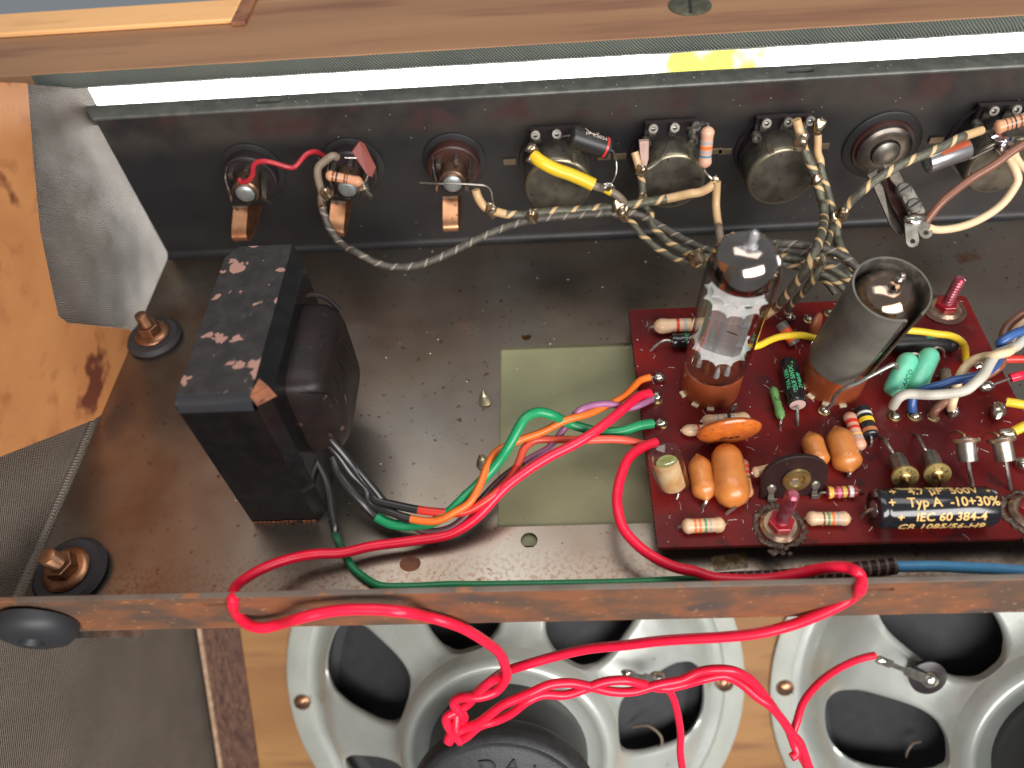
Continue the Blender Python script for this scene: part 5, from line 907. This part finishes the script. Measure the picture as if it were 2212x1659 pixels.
# the twisted pair from the knot to the right
wire([(-4.06, 7.09, -6.45), (-3.91, 7.23, -6.03), (-3.71, 7.61, -5.38), (-3.71, 7.24, -5.69), (-3.44, 7.3, -5.62), (-2.99, 7.37, -5.37), (-2.53, 7.54, -4.83), (-2.04, 7.71, -4.44), (-1.51, 7.87, -4.24), (-0.99, 8.01, -4.06), (-0.48, 8.2, -3.98), (0.18, 8.26, -4.06), (0.8, 8.26, -4.39), (1.58, 8.19, -4.8), (2.36, 8.24, -4.9), (3.14, 8.38, -4.73)]+[(3.98, 8.53, -4.69), (4.5, 8.69, -4.49), (4.99, 8.71, -4.3), (5.54, 8.69, -4.33), (6.16, 8.58, -4.79), (6.78, 8.3, -5.64), (7.36, 7.95, -6.58), (7.81, 7.63, -7.31), (8.08, 7.27, -7.93), (8.14, 7.01, -8.11), (7.95, 6.86, -8.13)], .155, 'w_red', 'upper wire of the twisted red pair crossing both loudspeakers, ending in a blunt bend', R1)
wire([(-3.74, 7.12, -6.5), (-3.38, 7.19, -6.08), (-2.9, 7.37, -5.54), (-2.37, 7.49, -5.38), (-1.82, 7.63, -5.03), (-1.27, 7.83, -4.45), (-0.75, 8.01, -4.39), (0.02, 8.07, -4.64), (0.69, 8.19, -4.48), (1.31, 8.36, -4.26), (1.99, 8.42, -4.34), (2.62, 8.4, -4.7), (3.33, 8.39, -5.2)]+[(4.04, 8.51, -5.2), (4.8, 8.63, -4.89), (5.36, 8.68, -4.83), (6.01, 8.53, -5.18), (6.54, 8.19, -5.61), (6.96, 8, -5.86), (7.49, 7.76, -6.65), (7.89, 7.48, -7.34), (8.37, 7.33, -8.18), (8.68, 6.99, -8.94), (8.97, 6.64, -9.71)], .155, 'w_red', 'lower wire of the twisted red pair, leaving the picture at the bottom right', R1)
wire([(3.44, 8.52, -5.36), (3.69, 8.37, -5.71), (3.89, 7.99, -6.36), (4.02, 7.48, -7.17), (4.06, 7.01, -7.94), (4.15, 6.46, -8.65)], .13, 'w_red', 'red wire dropping straight down over the right window of the left loudspeaker', R1)
wire([(12.12, 10.65, -8.8), (11.43, 10.47, -8.71), (10.43, 10.02, -8.47), (9.45, 9.37, -8.17), (8.76, 8.68, -8.08), (8.43, 8.07, -8.21), (8.22, 7.61, -8.47), (8.39, 7.26, -8.76), (8.76, 6.84, -9.45), (8.95, 6.56, -9.82)], .14, 'w_red', 'red wire soldered to the lug of the right loudspeaker, curving down to the left', R1)
# wires behind the lip, right
wire([(4.17, 9.83, 0.3), (4.98, 9.84, 0.35), (6.14, 9.86, 0.4), (7.22, 9.9, 0.4)], .17, 'braid3', 'dark woven sleeve lying behind the lip under the red wire', 'woven sleeves behind the lip', name='woven_sleeve', cat='sleeve')
wire([(7.2, 9.86, 0.45), (8.07, 9.86, 0.5), (8.95, 9.91, 0.55), (9.72, 9.97, 0.6)], .25, 'braid3', 'wider end of the dark brown woven sleeve, from which the blue wire comes', 'woven sleeves behind the lip', name='woven_sleeve', cat='sleeve')
wire([(9.57, 9.96, 0.6), (10.04, 9.93, 0.6), (10.91, 9.93, 0.6), (11.79, 9.9, 0.55), (12.65, 9.84, 0.5), (13.48, 9.77, 0.5), (14.11, 9.72, 0.5)], .165, 'w_cyan', 'sky blue wire running right from the woven sleeve behind the lip', 'wires at the right')
# yellow wire on the board
wire([(6.451, 17.205, 2.2)]+[(6.98, 17.37, 2.1), (7.31, 17.54, 2.1), (7.71, 17.68, 2.1), (8.15, 17.76, 2.1), (8.61, 17.83, 2), (9.12, 17.72, 1.9)]+[(10.76, 17.71, 2), (11.66, 17.82, 2.1), (12.11, 17.73, 2.1), (12.51, 17.69, 2.1), (12.92, 17.58, 2.1), (13.38, 17.55, 2), (13.75, 17.54, 1.8), (14.01, 17.49, 1.5), (14.13, 17.42, 1.2), (14.28, 17.45, 0.8)], .12, 'w_yellow', 'yellow wire running behind both valves and down to the board at the right', 'wires on the board')
# bundle at the right
G2 = 'twisted bundle of wires at the right of the board'
wire([(11.05, 15.25, 1.25), (11.02, 15.23, 1.5), (11.07, 15.21, 1.75), (11.25, 15.24, 1.85), (11.55, 15.22, 1.9), (11.9, 15.1, 2), (12.29, 15.03, 2.1), (12.61, 15, 2.2), (12.91, 15.05, 2.3), (13.19, 15.2, 2.4), (13.49, 15.46, 2.5), (13.77, 15.8, 2.55), (14.06, 16.1, 2.6), (14.44, 16.3, 2.6), (14.86, 16.48, 2.6)]+[(15.16, 16.76, 2.6), (15.65, 17.05, 2.6)], .16, 'w_white', 'dirty white wire of the twisted bundle, bending down to the leftmost pin', G2, tip=[[(11.073, 15.225, 1.2), (11.214, 15.188, 0.8)]])
wire([(12.97, 15.23, 1), (12.93, 15.26, 1.3), (13.04, 15.57, 1.5), (13.1, 15.8, 1.7), (13.19, 15.97, 1.9), (13.44, 16.22, 2), (13.64, 16.28, 2.2), (13.82, 16.25, 2.4), (13.9, 16.05, 2.7), (14.09, 15.99, 2.8), (14.35, 16.09, 2.8), (14.68, 16.42, 2.6)]+[(14.99, 16.9, 2.2), (15.17, 17.21, 2.2), (15.24, 17.29, 2.5), (15.63, 17.58, 2.6), (16.03, 17.84, 2.6)], .145, 'w_cream', 'cream wire of the twisted bundle, down to the rightmost pin', G2)
wire([(11.74, 15.21, 1), (11.69, 15.33, 1.2), (11.73, 15.51, 1.4), (11.83, 15.54, 1.6), (12.04, 15.55, 1.75), (12.42, 15.56, 1.9), (12.77, 15.61, 2), (13.2, 15.66, 2.1), (13.6, 15.69, 2.2), (13.96, 15.86, 2.2), (14.22, 16.08, 2.2), (14.42, 16.34, 2.2), (14.5, 16.53, 2.3), (14.57, 16.64, 2.4)]+[(14.4, 16.61, 2.6), (14.53, 16.71, 2.7), (14.81, 16.82, 2.8), (15.24, 16.97, 2.8), (15.63, 17.11, 2.8)], .145, 'w_blue', 'dark blue wire of the twisted bundle, down to the second pin', G2)
wire([(12.36, 15.1, 0.9), (12.41, 15.14, 1.1), (12.61, 15.32, 1.2), (12.86, 15.46, 1.3), (13.26, 15.63, 1.4), (13.68, 15.84, 1.5), (14.11, 16.07, 1.6), (14.43, 16.2, 1.8), (14.67, 16.41, 1.9)]+[(14.57, 16.35, 2), (14.79, 16.73, 2), (14.9, 17.15, 2.1), (14.97, 17.38, 2.2), (15.18, 17.64, 2.3), (15.44, 17.82, 2.4), (15.71, 17.94, 2.5), (16.02, 18.05, 2.6)], .145, 'w_brown', 'brown wire of the twisted bundle, passing under the white and blue ones', G2)
wire([(15.18, 17.02, 1.3), (15.46, 17, 1.3), (15.84, 16.97, 1.3), (16.25, 16.93, 1.3)], .155, 'w_red2', 'red wire entering at the right edge beneath the twisted bundle', 'wires at the right')
t = wire([(15.07, 16.16, 1.35), (15.29, 16.18, 1.4), (15.51, 16.23, 1.4), (15.91, 16.33, 1.4), (16.32, 16.43, 1.4)], .15, 'w_red', 'short red wire with tiny black print, blackened where it is soldered, at the right edge', 'wires at the right', tip=[[(15.12, 16.18, 1.35), (14.876, 16.164, 1.2), (14.579, 16.163, 1)]])
wire([(14.49, 15.12, 1.45), (14.72, 15.03, 1.5), (14.96, 14.96, 1.5), (15.27, 14.87, 1.5), (15.59, 14.78, 1.5)], .15, 'w_yellow', 'upper of the two short yellow wires at the right edge of the board', 'wires at the right', tip=[[(14.515, 15.114, 1.45), (14.5, 15.149, 1.3), (14.45, 15.136, 1.1)]])
wire([(14.24, 13.94, 1.5), (14.54, 14.03, 1.6), (14.96, 14.23, 1.6), (15.4, 14.44, 1.6)], .15, 'w_yellow', 'lower of the two short yellow wires at the right edge, above the diodes', 'wires at the right')
# bare wire from the shield to its joint
mb = MB(); mb.tube([(10.69, 15.45, 2.98), (10.47, 15.35, 3.28), (10.27, 15.3, 3.22), (10.03, 15.25, 3.06), (9.75, 15.2, 2.87), (9.53, 15.18, 2.64), (9.3, 15.2, 2.47), (9.12, 15.25, 2.17), (9.04, 15.3, 1.75), (9.11, 15.4, 1.23)]+[(8.979, 15.454, 0.85)], .07, 10); solo('bare_wire', mb, 'lead', 'thick bare tinned wire from the grey shield down to its solder joint on the board', 'wire')
# ---------------------------------------------------------------- striped cables
G3 = 'striped cables between the rear wall and the board'
def cable(pts, r, lab, m='braid', split=None, caps=()):
    t = thing('striped_cable', lab, 'cable', tuple(pts[0]), G3); mb = MB(); ms = m if isinstance(m, list) else [m]; mb.tube(pts, r*.86, 12, msplit=split, step=.14); obj('sleeve', mb, ms, t)
    for c, rr in caps: mb = MB(); mb.ball(c, rr, sc=(1, .8, 1.25), jit=.25, seg=14); obj('solder_blob', mb, 'solder_old', t)
    return t
M['solder_old'] = mk('old_solder', (.5, .42, .3), .24, .9, (.25, .17, .1), 4, bump=.3, bs=7)
cable([(-2.65, 23.9, 4.15), (-2.58, 23.8, 3.89), (-2.44, 23.6, 3.72), (-2.25, 23.5, 3.56), (-1.98, 23.4, 3.51), (-1.54, 23.3, 3.42), (-1, 23.3, 3.34), (-0.45, 23.3, 3.4), (0.28, 23.3, 3.45), (1.19, 23.3, 3.46), (1.92, 23.3, 3.5), (2.5, 23.3, 3.54)]+[(3.11, 23.2, 3.65), (3.58, 23.2, 3.72), (4.29, 23.2, 3.82), (4.88, 23.2, 3.94), (5.28, 23.1, 4.11), (5.59, 23.1, 4.14), (5.92, 23.1, 4.33), (6.14, 23.2, 4.51)], .19, 'striped cable with bare cream ends, running from the third jack to the upright banded resistor', ['w_tan', 'braid', 'w_tan'], (.16, .80), [((-2.064, 23.4, 3.557), .26), ((2.667, 23.2, 3.574), .28), ((6.093, 23.2, 4.582), .14)])
cable([(-7.62, 24.2, 5.68), (-7.72, 24.1, 5.83), (-8.06, 24, 5.68), (-8.31, 23.9, 5.51), (-8.39, 23.8, 5.29), (-8.4, 23.7, 4.92), (-8.37, 23.6, 4.65), (-8.45, 23.5, 4.3), (-8.44, 23.3, 3.91), (-8.34, 23.1, 3.42), (-8.12, 22.9, 2.99), (-7.79, 22.6, 2.81)]+[(-7.27, 22.2, 2.83), (-6.64, 22, 2.48), (-5.92, 21.9, 2.29), (-5.02, 21.9, 2.31), (-4.13, 22.1, 2.48), (-3.23, 22.4, 2.71), (-2.33, 22.7, 2.95), (-1.44, 23, 3.09), (-0.73, 23.1, 3.21)]+[(-0.53, 23.1, 3.25), (0.09, 23.1, 3.32), (0.82, 23.1, 3.35), (1.72, 23.1, 3.38), (2.49, 23.1, 3.37)]+[(2.57, 23, 3.36), (3.06, 23, 3.45), (3.6, 22.9, 3.3), (4.14, 22.5, 3.19), (4.63, 22.1, 3.1), (5.11, 21.7, 3.04), (5.57, 21.3, 3.04), (6.17, 20.9, 3.19), (6.91, 20.6, 3.52), (7.43, 20.4, 3.85), (7.96, 20.2, 4.08), (8.49, 20, 4.16), (9.04, 19.8, 4.2), (9.61, 19.6, 4.08), (10.15, 19.4, 3.79), (10.52, 19.2, 3.41)], .165, 'long dark cable sagging below the first jacks and on behind the glass valve', ['w_greybrown', 'braid2'], (.10,), [((-8.154, 23.4, 4.692), .2), ((-8.435, 23.4, 4.224), .16), ((-0.555, 23, 3.489), .24), ((2.839, 23, 3.42), .27)])
cable([(3.04, 23.1, 3.17), (3.19, 22.8, 3.12), (3.48, 22.4, 2.92), (3.85, 22, 2.74), (4.3, 21.6, 2.63), (4.83, 21.2, 2.6), (5.3, 20.9, 2.67), (5.96, 20.6, 2.84), (6.95, 20.4, 3.08), (7.71, 20.2, 3.24), (8.19, 20, 3.31), (8.64, 19.8, 3.3), (9.01, 19.7, 3.2), (9.41, 19.5, 3.2), (9.86, 19.4, 2.92), (10.26, 19.3, 2.54)], .15, 'lowest striped cable curving from the leftmost splice behind the glass valve')
cable([(3.23, 23.9, 5.44), (3.35, 23.7, 5.11), (3.48, 23.6, 4.61), (3.57, 23.5, 4.11), (3.61, 23.4, 3.69), (3.76, 23.3, 3.35), (3.92, 23, 3.28)]+[(3.86, 22.9, 3.34), (3.88, 22.6, 3.18), (4.12, 22.2, 3.05), (4.43, 21.8, 2.97), (4.82, 21.4, 2.94), (5.27, 21, 3.01), (5.94, 20.7, 3.1), (6.9, 20.4, 3.37), (7.68, 20.3, 3.49), (8.12, 20.1, 3.56), (8.6, 19.9, 3.6), (9.13, 19.8, 3.49), (9.58, 19.6, 3.43), (10.09, 19.4, 3.14), (10.49, 19.3, 2.75)], .16, 'striped cable falling from the left of the second potentiometer and on behind the glass valve', ['w_tan', 'braid'], (.04,), [((3.474, 23.5, 4.923), .2), ((3.591, 23.35, 3.826), .2), ((5.282, 20.8, 3.048), .3)])
cable([(7.73, 20.6, 3.55), (8.18, 20.4, 3.56), (8.46, 20.2, 3.61), (8.96, 20, 3.71), (9.46, 19.9, 3.55), (10.01, 19.8, 3.22), (10.36, 19.6, 2.93), (10.68, 19.5, 2.55)], .15, 'cable section between the two valves, second from the top of the bundle', 'braid2')
cable([(8.85, 24.2, 6.22), (8.98, 24.1, 5.93), (9.07, 23.9, 5.66), (9.19, 23.7, 5.34), (9.42, 23.5, 4.97), (9.66, 23.3, 4.55), (9.85, 23, 4.1), (9.98, 22.6, 3.72)]+[(9.89, 22.3, 3.94), (9.85, 21.9, 3.78), (9.35, 20.6, 4.29), (8.91, 19.6, 4.54), (8.59, 19, 4.46), (8.42, 18.9, 3.93), (8.25, 19, 3.18), (8.1, 19.2, 2.35), (8.1, 19.7, 1.36), (7.75, 19.5, 1.28)], .185, 'striped cable from the bare faced potentiometer, left of the pair falling to the board', ['w_tan', 'braid', 'w_tan'], (.09, .94), [((8.996, 23.6, 5.689), .25), ((9.724, 23.1, 4.41), .2)])
cable([(9.67, 24, 5.69), (9.71, 23.9, 5.45), (9.76, 23.8, 5.11), (9.91, 23.7, 4.8)]+[(9.91, 23.5, 4.63), (10.11, 23.2, 4.17), (10.28, 22.9, 3.78), (10.37, 22.5, 3.46), (10.35, 22.2, 3.14), (9.99, 21.3, 3.34), (9.68, 20.6, 3.47)]+[(9.3, 19.9, 3.94), (9.01, 19.2, 4.04), (8.85, 18.9, 3.9), (8.72, 18.9, 3.3), (8.6, 19.1, 2.6), (8.53, 19.4, 1.89), (8.57, 19.7, 1.21)], .155, 'thinner striped cable, right of the pair falling to the board', ['w_tan', 'braid'], (.10,), [((9.625, 24, 6.039), .24), ((10.374, 22.3, 3.338), .2), ((8.776, 18.9, 4.383), .2), ((9.909, 20.2, 3.195), .28)])
cable([(15.36, 24, 5.52), (14.8, 23.7, 5.58), (14.31, 23.4, 5.66), (13.86, 23.2, 5.55), (13.33, 23, 5.46), (12.81, 22.8, 5.38), (12.37, 22.7, 5.25), (11.84, 22.5, 5.06), (11.41, 22.4, 4.76), (11.08, 22.3, 4.45), (10.85, 22.3, 4.09), (10.68, 22.3, 3.71), (10.53, 22.2, 3.41)]+[(10.47, 22.1, 3.28), (10.5, 21.8, 2.89), (10.56, 21.4, 2.57)]+[(10.28, 21.2, 3.24), (10.28, 20.7, 3.23), (10.46, 20.3, 3.07), (10.7, 20, 2.82)], .18, 'striped cable crossing the silver capacitor down to a splice above the shielded valve', ['w_tan', 'braid'], (.09,), [((10.576, 22.1, 3.627), .24), ((10.353, 22.2, 3.42), .2)])
cable([(6.15, 23.1, 4.58), (6.17, 23, 4.23), (6.18, 22.8, 3.8), (6.2, 22.5, 3.54), (6.22, 22.1, 3.37)]+[(6.07, 21.4, 3.77), (6.13, 20.8, 3.34)], .17, 'short plain brown cable dropping from the banded resistor behind the glass valve', ['w_tan', 'w_greybrown'], (.50,))
cable([(9.37, 19.6, 2.94), (9.55, 19.3, 2.93), (9.76, 19, 2.75)], .12, 'stub of striped cable showing just left of the grey shield')
# yellow sleeve across the first potentiometer
wire([(-0.39, 24, 5.43), (-0.18, 23.8, 5.37), (0.33, 23.6, 5.11), (0.85, 23.5, 4.92), (1.37, 23.4, 4.73), (1.75, 23.3, 4.55)], .24, 'w_yellow', 'short fat yellow sleeve lying across the face of the leftmost potentiometer', 'wires at the rear wall', name='sleeve', cat='sleeve')
wire([(1.61, 23.35, 4.6), (1.82, 23.3, 4.48), (2.14, 23.3, 4.35), (2.36, 23.3, 4.21)]+[(2.49, 23.25, 4.17), (2.73, 23.2, 3.94), (2.88, 23.2, 3.74)], .15, ['w_greybrown', 'w_yellow', 'w_greybrown'], 'greyish yellow wire end joining the yellow sleeve to the cable splice', 'wires at the rear wall', split=(.3, .55))
mb = MB(); mb.ball((2.224, 23.1, 4.609), .2, sc=(1.3, .8, .8), jit=.25); t2 = obj('solder_blob', mb, 'solder', label='solder blob with a thin wire at the lower end of the yellow sleeve'); t2['category'] = 'solder'
for q, lab in (((-0.463, 24.1, 5.668), 'solder blob on the left terminal of the leftmost potentiometer'), ((-0.462, 23.9, 5.357), 'dark ring shaped blob under the first, beside the yellow sleeve')):
    mb = MB(); mb.ball(q, .2, sc=(1.2, .9, .8), jit=.2); t2 = obj('solder_blob', mb, 'solder_old', label=lab); t2['category'] = 'solder'
mb = MB(); mb.tube([(-4.7, 23.9, 4.6), (-3.96, 23.6, 4.73), (-3.23, 23.5, 4.76), (-2.52, 23.5, 4.67), (-2.21, 23.5, 4.6), (-2.05, 23.5, 4.39), (-2.01, 23.4, 4.03), (-1.98, 23.4, 3.71)], .035, 8); solo('bare_wire', mb, 'steel', 'thin grey wire crossing the tip of the third jack socket', 'wire')
wire([(-11.55, 24.2, 4.93), (-11.41, 24.1, 4.9), (-11.11, 24, 5.05), (-10.88, 24, 5.3), (-10.73, 24, 5.63), (-10.51, 24, 5.81), (-10.16, 24, 5.81), (-9.8, 24, 5.66), (-9.47, 24, 5.5), (-9.28, 24.1, 5.43), (-9.07, 24.3, 5.53), (-8.84, 24.6, 5.64), (-8.6, 24.8, 5.56), (-8.43, 25.2, 5.11)], .095, 'w_dimred', 'thin red wire joining the two leftmost jack sockets', 'wires at the rear wall')
wire([(13.68, 22.1, 3.12), (13.83, 22.2, 3.38), (14.09, 22.4, 3.68), (14.59, 22.7, 3.97), (15.25, 23, 4.29), (15.85, 23.2, 4.64), (16.39, 23.4, 4.95), (16.8, 23.6, 5.18), (17.2, 23.8, 5.33)], .145, 'w_brown', 'brown wire from the leaf jack up to the right edge', 'wires at the rear wall')
wire([(13.69, 21.9, 3.02), (14.04, 21.9, 2.89), (14.62, 22, 2.8), (15.35, 22.2, 2.85), (16.08, 22.5, 3.01), (16.52, 22.7, 3.34), (16.8, 22.9, 3.69), (16.88, 23.1, 3.99), (16.8, 23.3, 4.27), (16.62, 23.6, 4.51), (16.45, 23.8, 4.71)], .145, 'w_cream', 'cream wire looping from the leaf jack up to the rightmost potentiometer', 'wires at the rear wall')
wire([(16.68, 23.8, 4.85), (16.84, 23.7, 4.55), (17.14, 23.6, 4.24), (17.49, 23.5, 3.96)], .13, 'w_cream', 'second, short cream wire at the right edge beside the rightmost potentiometer', 'wires at the rear wall')
